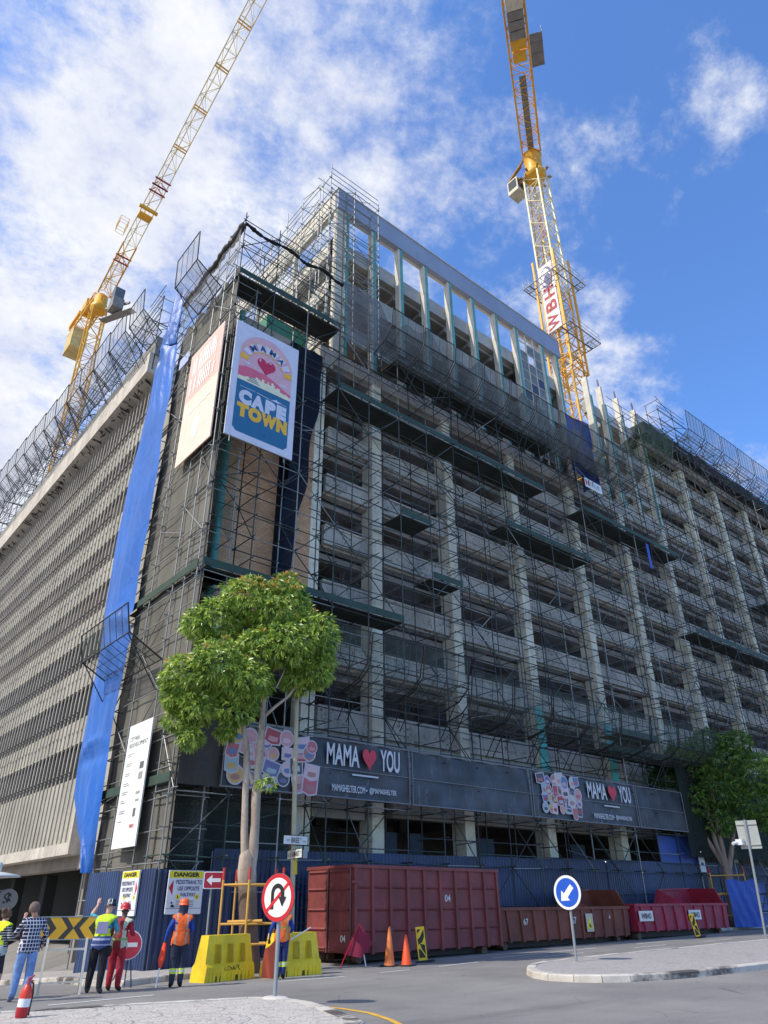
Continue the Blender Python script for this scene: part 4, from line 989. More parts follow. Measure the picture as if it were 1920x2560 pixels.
sg = MB(); sg.prism(rrect(4.2, 0.5, 0.05, 2), (X0+0.35, Y0+WM/2, 70.5), EZ, EY, 0.03); wp(sg, 'sign_board', flat('crane sign grey', srgb(120, 92, 96), 0.6), cr)
H = Vector((*mc, 0)); D = Vector((-0.8313, -0.5558, 0)); Sd = Vector((-D.y, D.x, 0))
a = MB(); a.lathe([(1.1, 79.5), (1.35, 79.8), (1.35, 80.2), (1.05, 80.4)], 24, (*mc, 0)); a.lathe([(1.05, 80.5), (1.05, 83.6), (1.2, 83.7)], 24, (*mc, 0)); wp(a, 'slewing_ring', CYEL, cr)
a = MB()
for k in range(8):
    t = k*math.pi/4; a.bar((mc[0]+1.5*math.cos(t), mc[1]+1.5*math.sin(t), 79.6), (mc[0]+1.9*math.cos(t), mc[1]+1.9*math.sin(t), 79.8), 0.18, 0.35)
a.bar((mc[0]-2, mc[1]+0.5, 80.6), (mc[0]-1.2, mc[1]+3.2, 80.9), 0.2, 0.3); a.bar((mc[0]-2.6, mc[1]-0.2, 80.2), (mc[0]-1.6, mc[1]+2.6, 80.5), 0.2, 0.3)
wp(a, 'slewing_bracket', paint('rusty yellow bracket', srgb(150, 110, 50), 0.6), cr)
a = MB(); cc_ = Vector((mc[0]-1.0, mc[1]+2.2, 78.9)); a.box(cc_.x-0.85, cc_.y-0.75, cc_.z-1.2, cc_.x+0.85, cc_.y+0.75, cc_.z+1.1); cab = wp(a, 'cab', paint('cab grey cream', srgb(190, 182, 160), 0.5), cr)
a = MB(); a.box(cc_.x-0.87, cc_.y-0.6, cc_.z-0.6, cc_.x-.853, cc_.y+0.6, cc_.z+0.9); a.box(cc_.x-0.7, cc_.y-0.77, cc_.z-0.6, cc_.x+0.7, cc_.y-0.753, cc_.z+0.9); o_ = wp(a, 'cab_window', flat('cab glass', srgb(70, 76, 78), 0.15), cab)
HZ = 84.4
base = H + EZ*HZ
a = MB(); lattice(a, base+D*0.6, base+D*21, Sd, EZ, 2.2, 1.5, 1.7, 0.11, 0.05); wp(a, 'counter_jib', CYEL, cr)
a = MB()
a.bar(base+D*0.8-EZ*0.62, base+D*10.4-EZ*0.62, 0.75, 0.05); a.bar(base+D*11.0+Sd*1.9-EZ*0.7, base+D*14.6+Sd*1.9-EZ*0.7, 1.35, 0.06)
for q in (11.2, 12.4, 13.6): a.bar(base+D*q+Sd*1.25-EZ*0.75, base+D*q+Sd*2.55-EZ*0.75, 0.08, 0.06)
wp(a, 'walkway', CGREY, cr)
a = MB()
for q in (11, 12.2, 13.4, 14.6):
    a.tube(base+D*q+Sd*2.55-EZ*0.7, base+D*q+Sd*2.55+EZ*0.4, 0.025, 4)
a.tube(base+D*11+Sd*2.55+EZ*0.4, base+D*14.6+Sd*2.55+EZ*0.4, 0.025, 4); wp(a, 'handrail', STEEL, cr)
a = MB(); a.bar(base+D*13.4-EZ*0.55, base+D*14.6-EZ*0.55, 1.7, 0.5); a.bar(base+D*12.0-EZ*0.45, base+D*13.2-EZ*0.45, 1.5, 0.7); wp(a, 'winch', CYEL, cr)
for q in (14.9, 15.9, 16.9):
    a = MB(); a.bar(base+D*(q)-EZ*0.6, base+D*(q+0.9)-EZ*0.6, 1.7, 1.9); wp(a, 'counterweight', CGREY, cr)
a = MB(); a.bar(base+D*18.0-EZ*0.7, base+D*20.6-EZ*0.7, 1.75, 2.2); wp(a, 'counterweight', paint('pale counterweight', srgb(212, 204, 184), 0.8), cr)
a = MB(); lattice(a, base-D*1.0, base-D*52, Sd, EZ, 1.7, 1.7, 1.9, 0.08, 0.04, True); wp(a, 'jib', CYEL, cr)

# the far left crane
mx, my = 15.3, 73.0
c2 = thing('tower_crane', 'farther yellow crane with a long raised lattice jib over the side wing', 'crane', (mx, my, 33))
a = MB(); lattice(a, (mx, my, 33), (mx, my, 67), EX, EY, 1.6, 1.6, 1.6, 0.085, 0.045); wp(a, 'mast', CYEL, c2)
a = MB(); a.lathe([(0.8, 66.9), (1.05, 67.2), (1.05, 67.7), (0.8, 68.0), (0.75, 69.4), (.6, 69.6)], 20, (mx, my, 0)); wp(a, 'slewing_ring', CYEL, c2)
JB = Vector((mx, 72.0, 70.1)); JT = Vector((mx, 37.4, 83.9)); JE = JB+(JT-JB)*1.45
jd = (JT-JB).normalized(); jn = jd.cross(EX).normalized()
if jn.z < 0: jn = -jn
a = MB(); lattice(a, JB, JE, EX, jn, 1.5, 1.5, 1.75, 0.06, 0.032, True); wp(a, 'jib', CWHT, c2)
a = MB(); lattice(a, JB-jd*0.5, JB+jd*7, EX, jn, 1.62, 1.62, 1.75, 0.07, 0.04, True); wp(a, 'jib_foot', CYEL, c2)
for q in (4.4, 14.2, 15.0):
    a = MB()
    for s in (-0.8, 0.8): a.bar(JB+jd*q+EX*s-jn*0.8, JB+jd*q+EX*s*0.2+jn*0.85, 0.12)
    a.bar(JB+jd*q-EX*0.95-jn*0.8, JB+jd*q+EX*0.95-jn*0.8, 0.16, 0.14); a.bar(JB+jd*(q+0.8)-EX*0.95-jn*0.8, JB+jd*(q+0.8)+EX*0.95-jn*0.8, 0.14, 0.14)
    wp(a, 'jib_collar', CRED, c2)
for k in range(1, 6):
    a = MB(); q = 15+k*4.8
    a.bar(JB+jd*q-EX*0.8-jn*0.76, JB+jd*q+EX*0.8-jn*0.76, 0.1, 0.14); a.bar(JB+jd*(q+.3)-EX*0.8-jn*0.76, JB+jd*(q+.3)+EX*0.8-jn*0.76, 0.1, 0.14); wp(a, 'jib_joint', CYEL, c2)
a = MB(); a.bar(JB+jd*11.0-EX*0.8-jn*0.9, JB+jd*11.0+EX*0.8-jn*0.9, 0.9, 0.25); a.bar(JB+jd*12.0-EX*1.1-jn*0.9, JB+jd*12.0+EX*1.1-jn*0.9, 0.3, 0.35); wp(a, 'trolley', CYEL, c2)
a = MB(); p = JB+jd*8.2+EX*(-1.6)-jn*0.4
for u in (-0.7, 0.7):
    for v in (-0.5, 0.5): a.tube(p+EX*v+jd*u, p+EX*v+jd*u+EZ*1.1, 0.03, 4)
for zz in (0.0, 0.55, 1.1):
    for v in (-0.5, 0.5): a.tube(p+EX*v-jd*0.7+EZ*zz, p+EX*v+jd*0.7+EZ*zz, 0.03, 4)
    for u in (-0.7, 0.7): a.tube(p-EX*0.5+jd*u+EZ*zz, p+EX*0.5+jd*u+EZ*zz, 0.03, 4)
wp(a, 'service_basket', CYEL, c2)
a = MB(); lattice(a, (mx, my+0.5, 69.6), (mx, my+10.5, 70.4), EX, EZ, 1.6, 1.1, 1.6, 0.09, 0.045)
a.bar((mx-0.9, my+6, 70.9), (mx-0.9, my+10, 71.1), 0.3, 0.5); wp(a, 'counter_jib', CYEL, c2)
for i in range(4):
    a = MB(); a.box(mx-0.95, my+7.0+0.72*i, 66.0, mx+0.95, my+7.66+0.72*i, 69.2); wp(a, 'counterweight', paint('yellow counterweight', srgb(214, 186, 120), 0.7), c2)
a = MB(); a.box(mx-0.8, my+4.2, 70.6, mx+0.8, my+6.2, 72.2); wp(a, 'winch_house', CYEL, c2)
a = MB(); a.box(mx+0.4, my-4.3, 65.2, mx+1.7, my-2.6, 66.7); wp(a, 'cab', CGREY, c2)
a = MB(); a.box(mx+0.45, my-4.1, 66.7, mx+1.6, my-2.8, 68.4); wp(a, 'cab', paint('cab dark grey', srgb(92, 104, 108), 0.4), c2)
a = MB(); a.bar((mx+0.5, my-1.2, 66.8), (mx+2.2, my-4.8, 66.2), 0.2, 0.3); a.bar((mx+0.5, my-0.6, 65.2), (mx+2.6, my-5.6, 64.6), 0.9, 0.1)
a.tube((mx+1.6, my-3.4, 64.5), (mx+1.6, my-3.2, 57), 0.03, 4); wp(a, 'cab_bracket', CGREY, c2)

# ------------------------------------------------------------------ hoarding
def hoardmat(kc):
    t = NT('navy corrugated sheet'); c = kc
    base = t.mix(t.ramp(t.noise(0.6, 5), 0.3, 0.7), tuple(v*0.75 for v in c), tuple(v*1.3 for v in c))
    sp = t.n('ShaderNodeSeparateXYZ'); t.l(t.coord(), sp.inputs[0])
    sc = t.math('MULTIPLY', t.ramp(t.noise(7, 5, 0.7, (1, 1, 0.12)), 0.55, 0.75), t.ramp(sp.outputs[2], 0.75, 0.0))
    base = t.mix(t.math('MULTIPLY', sc, 0.7), base, srgb(150, 150, 158))
    t.col(base); t.set(0.42); return t.m
HOARDS = [hoardmat(srgb(*k)) for k in ((34, 54, 92), (40, 62, 100), (30, 46, 80))]; HRIM = flat('hoarding rail', srgb(120, 128, 134), 0.5, 0.3)
def hoarding(label, p, q, ztop, names=None, nrm=1):
    """corrugated fence from p to q (ground points)"""
    p = Vector((*p, 0)); q = Vector((*q, 0)); d = (q-p); L_ = d.length; d.normalize(); nn = Vector((-d.y, d.x, 0))
    t = thing('hoarding', label, 'fence', (p.x, p.y, hgt(p.x, p.y)))
    n = max(1, round(L_/2.3)); qq = random.Random(int(L_*100))
    for i in range(n):
        a = MB(); s0, s1 = L_*i/n, L_*(i+1)/n; m = int((s1-s0)/0.022); dz = qq.uniform(-0.03, 0.03); off = qq.uniform(-.02, .02)
        top = []; bot = []
        for k in range(m+1):
            s = s0+(s1-s0)*k/m; w = 0.028*max(-0.75, min(0.75, 1.2*math.sin(2*math.pi*s/0.19)))+off
            x = p.x+d.x*s+nn.x*w; y = p.y+d.y*s+nn.y*w; top.append((x, y, (ztop(s) if callable(ztop) else ztop)+dz)); bot.append((x, y, hgt(x, y)+0.12))
        a.add(bot+top, [(k, k+1, m+2+k, m+1+k) for k in range(m)]); wp(a, 'corrugated_panel', qq.choice(HOARDS), t)
    a = MB()
    for zz in (0.5, 2.0):
        a.bar((p.x+nn.x*0.08*nrm, p.y+nn.y*0.08*nrm, hgt(p.x, p.y)+zz), (q.x+nn.x*0.08*nrm, q.y+nn.y*0.08*nrm, hgt(q.x, q.y)+zz), 0.05)
    for i in range(n+1):
        s = L_*i/n; a.tube((p.x+d.x*s+nn.x*0.09*nrm, p.y+d.y*s+nn.y*0.09*nrm, hgt(p.x+d.x*s, p.y+d.y*s)), (p.x+d.x*s+nn.x*0.09*nrm, p.y+d.y*s+nn.y*0.09*nrm, (ztop(s) if callable(ztop) else ztop)-0.05), 0.03, 6)
    wp(a, 'frame', HRIM, t)
    return t
hoarding('sunlit navy corrugated hoarding along the side street', (10.6, 23.75), (10.6, 29.5), 2.74, nrm=-1)
hoarding('low navy corrugated hoarding with the large danger sign at the corner', (10.6, 23.7), (13.3, 23.7), 2.72)
hoarding('tall shaded navy corrugated hoarding along the street behind the skips', (12.9, 24.45), (44.8, 24.45), lambda s: 3.38+0.012*s)
hoarding('navy corrugated hoarding set back behind the small tree', (44.9, 25.2), (75, 25.2), 3.9)

# ------------------------------------------------------------------ signs on the hoarding
def danger(label, c, ex, w, h, arrow_left):
    ey = EZ; nz = Vector(ex).cross(ey)
    t = thing('danger_sign', label, 'sign', (c[0], c[1], c[2]-h/2)); c = Vector(c)
    a = MB(); a.prism(rrect(w, h, 0.03, 2), c, ex, ey, 0.05); wp(a, 'board', flat('white sign face', srgb(220, 222, 226), 0.5), t)
    art(t, c, ex, ey, 'header', YELS, [[(-w/2+.02, h/2-.22), (w/2-.02, h/2-.22), (w/2-.02, h/2-.02), (-w/2+.02, h/2-.02)]], 0.004)
    s = -1 if arrow_left else 1; off = 0.1*(-s)
    lettering(t, [('DANGER', 0, h/2-.12, w*.74, .13, 0.05)], BLACK, c, ex, ey, 0.009)
    lettering(t, [('PEDESTRIANS TO', off, .28, w*.74, .12, 0.02), ('USE OPPOSITE', off, .10, w*.62, .12, 0.02), ('WALKWAY', off, -.07, w*.44, .11, 0.02)], flat('navy lettering', srgb(40, 44, 96), 0.5), c, ex, ey, 0.006)
    art(t, c, ex, ey, 'arrow_head', REDS, [[(s*(w/2-.03), .12), (s*(w/2-.17), .33), (s*(w/2-.17), -.09)][::(1 if s < 0 else -1)]], 0.006)
    art(t, c, ex, ey, 'pictogram', YELS, [[(x+p[0], -.13+p[1]) for p in disc(.075, 16)] for x in (-.24*w/1.2, .42*w/1.2)], 0.006)
    art(t, c, ex, ey, 'pictogram', BLACK, [[(x-.015, -.17), (x+.015, -.17), (x+.015, -.1), (x-.015, -.1)] for x in (-.24*w/1.2, .42*w/1.2)]
        + [[(.0, -.42), (.03, -.42), (.03, -.3), (.05, -.3), (.015, -.25), (-.02, -.3), (.0, -.3)], [(-.44, -.42), (-.3, -.42), (-.36, -.34), (-.44, -.36)], [(-.46, -.3), (-.42, -.26), (-.38, -.3), (-.42, -.33)]], 0.008)
    art(t, c, ex, ey, 'small_print', GR_, [[(x, y), (x+.22, y), (x+.22, y+.022), (x, y+.022)] for x in (-.28, .1) for y in (-.41, -.36, -.31, -.26)], 0.006)
    art(t, c, ex, ey, 'rule', BLACK, [[(-w/2+.02, -h/2+.155), (w/2-.02, -h/2+.155), (w/2-.02, -h/2+.165), (-w/2+.02, -h/2+.165)]], 0.006)
    lettering(t, [('WBHO', .0, -h/2+.08, .34, .085, 0.02)], REDS, c, ex, ey, 0.006)
danger('large DANGER pedestrians sign facing the street with its red arrow head pointing left', (11.56, 23.56, 2.06), EX, 1.2, 1.22, True)
danger('narrow looking DANGER pedestrians sign on the side street hoarding with its red arrow pointing right', (10.48, 25.42, 2.06), -EY, 1.38, 1.3, False)

def signpost(name, label, base, h, r=0.038, cat='sign', m=None, top=None):
    t = thing(name, label, cat, base); a = MB(); b = Vector(base); a.tube(b-EZ*0.02, (Vector(top) if top else b+EZ*h), r, 12); wp(a, 'post', m or GPOST, t); return t
def roundel(t, c, n, r, layers):
    """round sign plate: c centre, n facing direction; layers = list of (material, outlines in plate plane)"""
    c = Vector(c); n = Vector(n).normalized(); ex = EZ.cross(n).normalized(); ey = n.cross(ex)
    a = MB(); a.prism(disc(r, 48), c, ex, ey, 0.025); wp(a, 'plate', flat('sign back grey', srgb(120, 124, 126), 0.5, 0.4), t)
    k = 0.003
    for nm, m, polys in layers: art(t, c, ex, ey, nm, m, polys, k, 0.002); k += 0.003
def turnarrow():
    o = []; w = 0.04
    pts = [(-.13, -.2)] + [(-.13, .0)] + [(0.0+0.13*math.cos(R(t)), .07+.13*math.sin(R(t))) for t in range(180, -1, -15)] + [(.13, .0)]
    polys = []
    for i in range(len(pts)-1):
        p = Vector((*pts[i], 0)); q = Vector((*pts[i+1], 0)); d = (q-p).normalized(); nn = Vector((-d.y, d.x, 0))*w
        p -= d*0.008; q += d*0.008
        polys.append([tuple((p-nn)[:2]), tuple((q-nn)[:2]), tuple((q+nn)[:2]), tuple((p+nn)[:2])])
    polys.append([(.03, .01), (.13, -.16), (.23, .01)])
    return polys
t = signpost('road_sign', 'round white no U turn sign with red ring and slash on the near island', (8.65, 13.49, 0.12), 2.0)
a = MB(); a.lathe([(0.25, 0.0), (0.2, 0.03), (0.06, 0.035)], 16, (8.65, 13.49, 0.135)); wp(a, 'mortar_patch', flat('pale mortar', srgb(200, 194, 186), 0.9), t)
b_ = [(.30*math.cos(R(48)), .30*math.sin(R(48)))]
sl_ = []; d_ = Vector((math.cos(R(42)), math.sin(R(42)))); n_ = Vector((-d_.y, d_.x))
for s_ in ((-.38, -.03), (.38, -.03), (.38, .03), (-.38, .03)): sl_.append(tuple(d_*s_[0]+n_*s_[1]))
roundel(t, (8.58, 13.47, 1.78), (-0.96, -0.28, 0), 0.42, [('ring', REDS, [disc(.415, 48)]), ('face', flat('sign face white', srgb(236, 234, 222), 0.5), [disc(.34, 48)]), ('symbol', BLACK, turnarrow()), ('slash', flat('bright red band', srgb(206, 24, 40), 0.5), [sl_])])
t = signpost('road_sign', 'round blue keep left sign with white arrow on the right hand island', (19.78, 15.0, 0.18), 1.9)
ar = [(-.2, -.21), (.06, -.2), (.0, -.13), (.2, .08), (.11, .17), (-.1, -.04), (-.17, .03)]
roundel(t, (19.7, 14.98, 1.93), (-0.99, -0.1, 0), 0.46, [('rim', flat('sign rim white', srgb(232, 232, 232), 0.5), [disc(.455, 48)]), ('face', BLUES, [disc(.385, 48)]), ('arrow', flat('sign rim white', (.8, .8, .8), 0.5), [[(p[0]*1.15, p[1]*1.15+.02) for p in ar]])])
t = signpost('road_sign', 'red no entry disc with white bar propped at the kerb behind the men', (8.12, 19.15, 0.0), 1.3, 0.014, m=DKST)
a = MB(); a.tube((8.12, 19.15, 0.9), (7.95, 19.45, 0.13), 0.014, 6); a.tube((8.25, 19.05, 0.0), (8.12, 19.15, 1.0), 0.014, 6); wp(a, 'stand_leg', DKST, t)
roundel(t, (8.05, 19.05, 0.86), (-0.42, -0.9, 0), 0.31, [('rim', WHITE, [disc(.305, 40)]), ('face', flat('faded red face', srgb(190, 52, 70), 0.5), [disc(.285, 40)]), ('bar', WHITE, [[(-.2, -.045), (.2, -.045), (.2, .045), (-.2, .045)]])])
t = signpost('road_sign', 'red rectangular sign with a white arrow pointing left beside the danger sign', (11.5, 21.75, 0.1), 2.4, 0.03)
cs = Vector((11.5, 21.66, 2.34)); ex_ = Vector((0.9, -0.42, 0)).normalized()
a = MB(); a.prism(rrect(.58, .46, .05), cs, ex_, EZ, 0.02); wp(a, 'rim', WHITE, t)
art(t, cs, ex_, EZ, 'face', flat('dark red face', srgb(160, 24, 48), 0.5), [rrect(.53, .41, .04)], 0.004); art(t, cs, ex_, EZ, 'arrow', WHITE, [[(-.2, 0), (-.04, -.14), (-.04, -.05), (.21, -.05), (.21, .05), (-.04, .05), (-.04, .14)]], 0.008)
# street name post
BEI = paint('pole beige', srgb(176, 168, 140), 0.5, 0.1, 0.2)
t = signpost('street_name_post', 'tall pale pole carrying the BREE and LONGMARKET street name plates', (13.83, 20.79, 0.1), 9.2, 0.075, 'sign post', BEI, (13.6, 20.93, 9.4))
a = MB(); a.tube((13.815, 20.795, 2.5), (13.795, 20.805, 2.95), 0.08, 14); wp(a, 'yellow_band', flat('yellow band', srgb(206, 178, 30), 0.6), t)
def nameplate(c, ex, w, h, items):
    c = Vector(c); ex = Vector(ex).normalized(); a = MB(); a.prism(rrect(w, h, .02, 2), c, ex, EZ, 0.03); pl = wp(a, 'name_plate', BLACK, t)
    art(t, c, ex, EZ, 'plate_face', flat('plate face', srgb(214, 214, 208), 0.5), [rrect(w-.03, h-.03, .02, 2)], 0.003)
    lettering(t, items, BLACK, c, ex, EZ, 0.007)
nameplate((13.72, 20.68, 3.46), EX, 0.92, 0.27, [('BREE', -0.02, 0, .3, .15, 0.02), ('ST', .19, .04, .07, .06, 0), ('107', -.28, -.01, .11, .07, 0), ('114', .32, -.03, .11, .07, 0)])
nameplate((13.66, 20.62, 3.06), (-.22, -1, 0), 1.25, 0.27, [('LONGMARKET', .02, 0, .8, .15, 0.015), ('ST', .52, .03, .08, .06, 0), ('108', -.5, -.02, .12, .07, 0)])
a = MB(); a.box(14.02, 20.7, 2.96, 14.2, 20.8, 3.2); wp(a, 'bracket', GPOST, t)
a = MB(); a.lathe([(.0, 0), (.16, .0), (.17, .05), (.0, .1)], 12, (13.2, 21.0, 2.12)); a.tube((13.2, 21.0, 2.15), (13.8, 20.8, 2.2), .02, 6); wp(a, 'lamp', flat('lamp body', srgb(150, 150, 140), .4), t)
# back of a sign at the far right
t = signpost('road_sign', 'leaning pole with the grey back of a board and a small camera on the right', (37.45, 17.73, 0.2), 5, 0.055, m=GPOST, top=(37.55, 17.5, 5.15))
v_ = Vector((-0.9, -0.43, 0)); ex_ = EZ.cross(v_).normalized()
a = MB(); a.prism(rrect(0.92, 1.25, .02, 2), (37.62, 17.5, 4.5), ex_, EZ, 0.03); a.bar(Vector((37.6, 17.5, 4.95))-ex_*.45, Vector((37.6, 17.5, 4.95))+ex_*.45, .05); a.bar(Vector((37.6, 17.5, 4.05))-ex_*.45, Vector((37.6, 17.5, 4.05))+ex_*.45, .05)
wp(a, 'board_back', flat('weathered board back', srgb(170, 172, 166), 0.6), t)
a = MB(); a.box(37.2, 17.7, 4.05, 37.45, 18.0, 4.3); a.tube((37.35, 17.9, 4.2), (36.95, 18.05, 4.1), .07, 8); wp(a, 'camera', WHITE, t)
# house shaped white notice by the small tree
t = thing('notice_board', 'white house shaped notice high on the hoarding beside the small tree', 'sign', (45.3, 24.3, 3.2)); a = MB(); cN = Vector((45.4, 24.3, 3.75))
a.prism([(-.32, -.5), (.32, -.5), (.32, .25), (0, .55), (-.32, .25)], cN, EX, EZ, .03); wp(a, 'board', WHITE, t); art(t, cN, EX, EZ, 'pictogram', BLACK, [[(-.2, -.12), (.2, -.12), (.12, .02), (.05, .0), (-.08, .06)]], .004)
# lamp and round $ sign at the left edge
t = signpost('street_lamp', 'saucer topped street lamp at the left edge of the side street', (6.05, 24.2, hgt(6, 24.2)), 2.7, 0.06, 'lamp', GPOST)
a = MB(); a.lathe([(0.05, 0), (0.62, 0.0), (0.58, 0.05), (0.2, 0.12), (0.0, 0.15)], 24, (6.1, 24.2, 2.42)); a.lathe([(0.0, 0), (.1, .0), (.08, .22), (.0, .25)], 10, (6.1, 24.2, 2.56)); wp(a, 'lamp_head', flat('lamp enamel', srgb(196, 198, 196), 0.4), t)
t = thing('round_sign', 'small round grey sign with a black dollar mark hung by the lamp', 'sign', (6.45, 23.9, 1.5))
cN = Vector((6.42, 23.88, 1.86)); a = MB(); a.prism(disc(.27, 28), cN, Vector((.9, -.43, 0)), EZ, .03); a.tube((6.42, 23.9, 2.08), (6.1, 24.15, 2.08), .02, 6); wp(a, 'disc', flat('grey disc', srgb(120, 116, 108), .6), t)
lettering(t, [('$', 0, 0, .2, .36, .03)], BLACK, cN, Vector((.9, -.43, 0)), EZ, .006)

# ------------------------------------------------------------------ barricade, barriers, cones
def local(name, label, cat, loc, rz, group=None): return thing(name, label, cat, loc, R(rz), group)
t = local('barricade', 'yellow and black chevron barricade board on a white A frame stand', 'barricade', (6.45, 18.68, 0), -18.5)
a = MB(); a.box(-0.62, -0.02, 1.03, 0.86, 0.02, 1.46); a.build('board', flat('barricade yellow', srgb(228, 172, 40), 0.55), t)
a = MB(); a.box(-0.62, -0.024, 1.455, 0.86, 0.024, 1.475); a.box(-0.62, -0.024, 1.015, 0.86, 0.024, 1.032); a.build('edge_rail', GPOST, t)
cb_ = MB()
def chev(x, s): cb_.prism([(x, 1.035), (x+.13, 1.035), (x+.13+s*.17, 1.245), (x+.13, 1.455), (x, 1.455), (x+s*.17, 1.245)], (0, -0.0215, 0), EX, EZ, .001)
chev(-.56, 1); chev(-.2, 1); chev(.26, -1); chev(.58, -1); cb_.build('chevrons', flat('barricade charcoal', srgb(62, 58, 54), 0.6), t)
for x, y0, y1 in ((-0.38, -0.02, -0.28), (0.42, -0.02, -0.28)):
    a = MB(); a.bar((x, y0-.03, 1.05), (x*1.04, y1, 0.0), 0.045, .045); a.build('leg', CREAM, t)
    a = MB(); a.bar((x, .03, 1.05), (x*1.04, 0.42, 0.0), 0.035, .035); a.build('leg', rusty('rusty leg', srgb(120, 100, 84)), t)
a = MB(); a.bar((-.39, -.09, .84), (.43, -.09, .84), .05, .04); a.build('cross_bar', CREAM, t); a = MB(); a.bar((-.39, -.23, .24), (.43, -.23, .24), .025, .025); a.build('cross_bar', CREAM, t)
YB = rusty('barrier yellow plastic', srgb(234, 200, 20), 0.12, 0.5, 0.12)
def barrier(label, loc, rz, L_=1.72, g=True):
    t = local('water_barrier', label, 'barrier', loc, rz, 'yellow plastic barriers')
    a = MB(); hw, tw = L_/2, L_/2-0.14
    prof = [(0.27, 0.0), (0.27, 0.32), (0.20, 0.40), (0.14, 1.0)]
    def ring(h, dy): k = hw+(tw-hw)*h; return k
    vs = []; 
    for dy, h in prof: k = ring(h, dy); vs += [(-k, -dy, h), (k, -dy, h), (k, dy, h), (-k, dy, h)]
    fs = []
    for i in range(3):
        for j in range(4): fs.append((i*4+j, i*4+(j+1) % 4, (i+1)*4+(j+1) % 4, (i+1)*4+j))
    fs.append((12, 13, 14, 15)); a.add(vs, fs)
    a.build('shell', YB, t)
    for x in (-0.42, 0.0, 0.42):      # moulded ribs down the upper face
        a = MB()
        for sgn in (-1, 1):
            a.prism([(-.09, .42), (.09, .42), (.075, .9), (-.075, .9)], (x, sgn*0.215, 0), EX*(-sgn), EZ, .001) if False else a.add([(x-.11, sgn*.225, .40), (x+.11, sgn*.225, .40), (x+.085, sgn*.19, .8), (x-.085, sgn*.19, .8), (x-.11, sgn*.19, .40), (x+.11, sgn*.19, .40), (x+.085, sgn*.155, .8), (x-.085, sgn*.155, .8)], [(0, 1, 2, 3), (3, 2, 1, 0), (3, 2, 6, 7), (0, 3, 7, 4), (1, 2, 6, 5)])
        a.build('rib', YB, t)
    a = MB()
    for x in (-.62, -.36, .0, .36, .62):
        a = MB(); a.box(x-.1, -.285, 0.0, x-.02, -.268, .2); a.box(x+.021, -.285, 0.0, x+.1, -.268, .2); a.build('foot_lug', YB, t)
    a = MB()
    for x in (-.46, .3): a = MB(); a.box(x-.13, -.274, -.001, x+.13, -.262, .12); a.build('fork_slot', flat('shadowed slot', srgb(90, 74, 16), .8), t)
    if g:
        a = MB(); q = random.Random(6); pts = []
        for i in range(26):
            pts.append((-0.12+.018*i+q.uniform(-.02, .02), -.272-.001, .27+q.uniform(-.05, .05)*(1.2 if i % 3 else 1.7)))
        for i in range(0, 24, 1): a.tube(pts[i], pts[i+1], .006, 4)
        a.path([(-.2, -.273, .3), (-.22, -.273, .24), (-.1, -.273, .23), (.1, -.273, .25)], .006, 4); a.build('graffiti_tag', BLACK, t)
    return t
barrier('yellow water barrier with a black graffiti tag beside the flagman', (10.75, 19.25, 0.0), 14)
barrier('yellow water barrier behind the no U turn sign, nearest the tall skip', (12.75, 19.15, 0.0), 4, g=False)
def cone(label, loc, h, c, tilt=0):
    t = local('traffic_cone', label, 'cone', loc, 0, 'traffic cones'); a = MB()
    a.lathe([(.17, .03), (.155, .08), (.035, h-.03), (.02, h)], 24); a.build('cone', c, t)
    a = MB(); a.prism(rrect(.46, .46, .04, 3), (0, 0, .035), EX, EY, .035); a.build('base', flat('black rubber', srgb(40, 40, 42), .8), t)
    t.rotation_euler = (R(tilt), R(-tilt), R(20))
cone('taller faded orange traffic cone by the tall skip', (16.66, 19.64, .01), 1.05, rusty('faded orange', srgb(226, 124, 62), .1, .6, .15), 1.5)
cone('shorter bright orange traffic cone right of the faded one', (17.08, 19.32, .01), .83, flat('bright orange', srgb(240, 84, 30), .55), -1.5)
def delineator(label, loc, rz, tilt):
    t = local('chevron_marker', label, 'road marker', loc, rz, 'yellow chevron markers')
    t.rotation_euler = (R(-4), R(tilt), R(rz))
    a = MB(); a.box(-.15, -.015, .06, .15, .015, 1.0); a.build('plate', flat('marker yellow', srgb(238, 196, 30), .55), t)
    a = MB()
    a.prism([(-.115, .13), (.115, .13), (-.02, .34), (-.115, .4)], (0, -.0165, 0), EX, EZ, .001); a.prism([(.115, .2), (.115, .48), (-.06, .53), (.0, .36)], (0, -.0165, 0), EX, EZ, .001)
    a.prism([(-.115, .5), (.03, .56), (.115, .72), (.115, .93), (-.04, .7), (-.115, .66)], (0, -.0165, 0), EX, EZ, .001); a.prism([(-.115, .8), (.02, .93), (-.115, .93)], (0, -.0165, 0), EX, EZ, .001)
    a.build('chevrons', flat('marker black', srgb(46, 40, 30), .6), t)
    a = MB(); a.prism(rrect(.6, .35, .05, 3), (.06, 0, .05), EX, EY, .05); a.build('base', flat('black rubber', (.03, .03, .03), .8), t)
delineator('yellow chevron marker plate standing right of the orange cones', (18.36, 19.96, .02), -22, -4)
delineator('yellow chevron marker plate leaning in front of the crimson skip', (36.13, 20.25, .2), -18, -9)
# maroon flag propped by the skip
t = local('warning_flag', 'maroon warning flag propped on the road at the end of the tall skip', 'flag', (15.5, 20.1, 0), -25)
a = MB(); a.bar((-.32, 0, 0), (.28, 0, 1.15), .025, .025); a.build('stick', REDS, t); a = MB(); a.bar((.5, .05, .02), (.36, .02, .62), .025, .025); a.build('stick', WHITE, t)
a = MB(); a.grid(lambda u, v: (-.22+.5*v+.55*u*(1-.2*v), .05*math.sin(u*5+v*3), .35+.78*v-.1*u*(1-v)-.5*u*v), 8, 8); a.build('flag_cloth', flat('maroon cloth', srgb(128, 28, 56), .8), t)
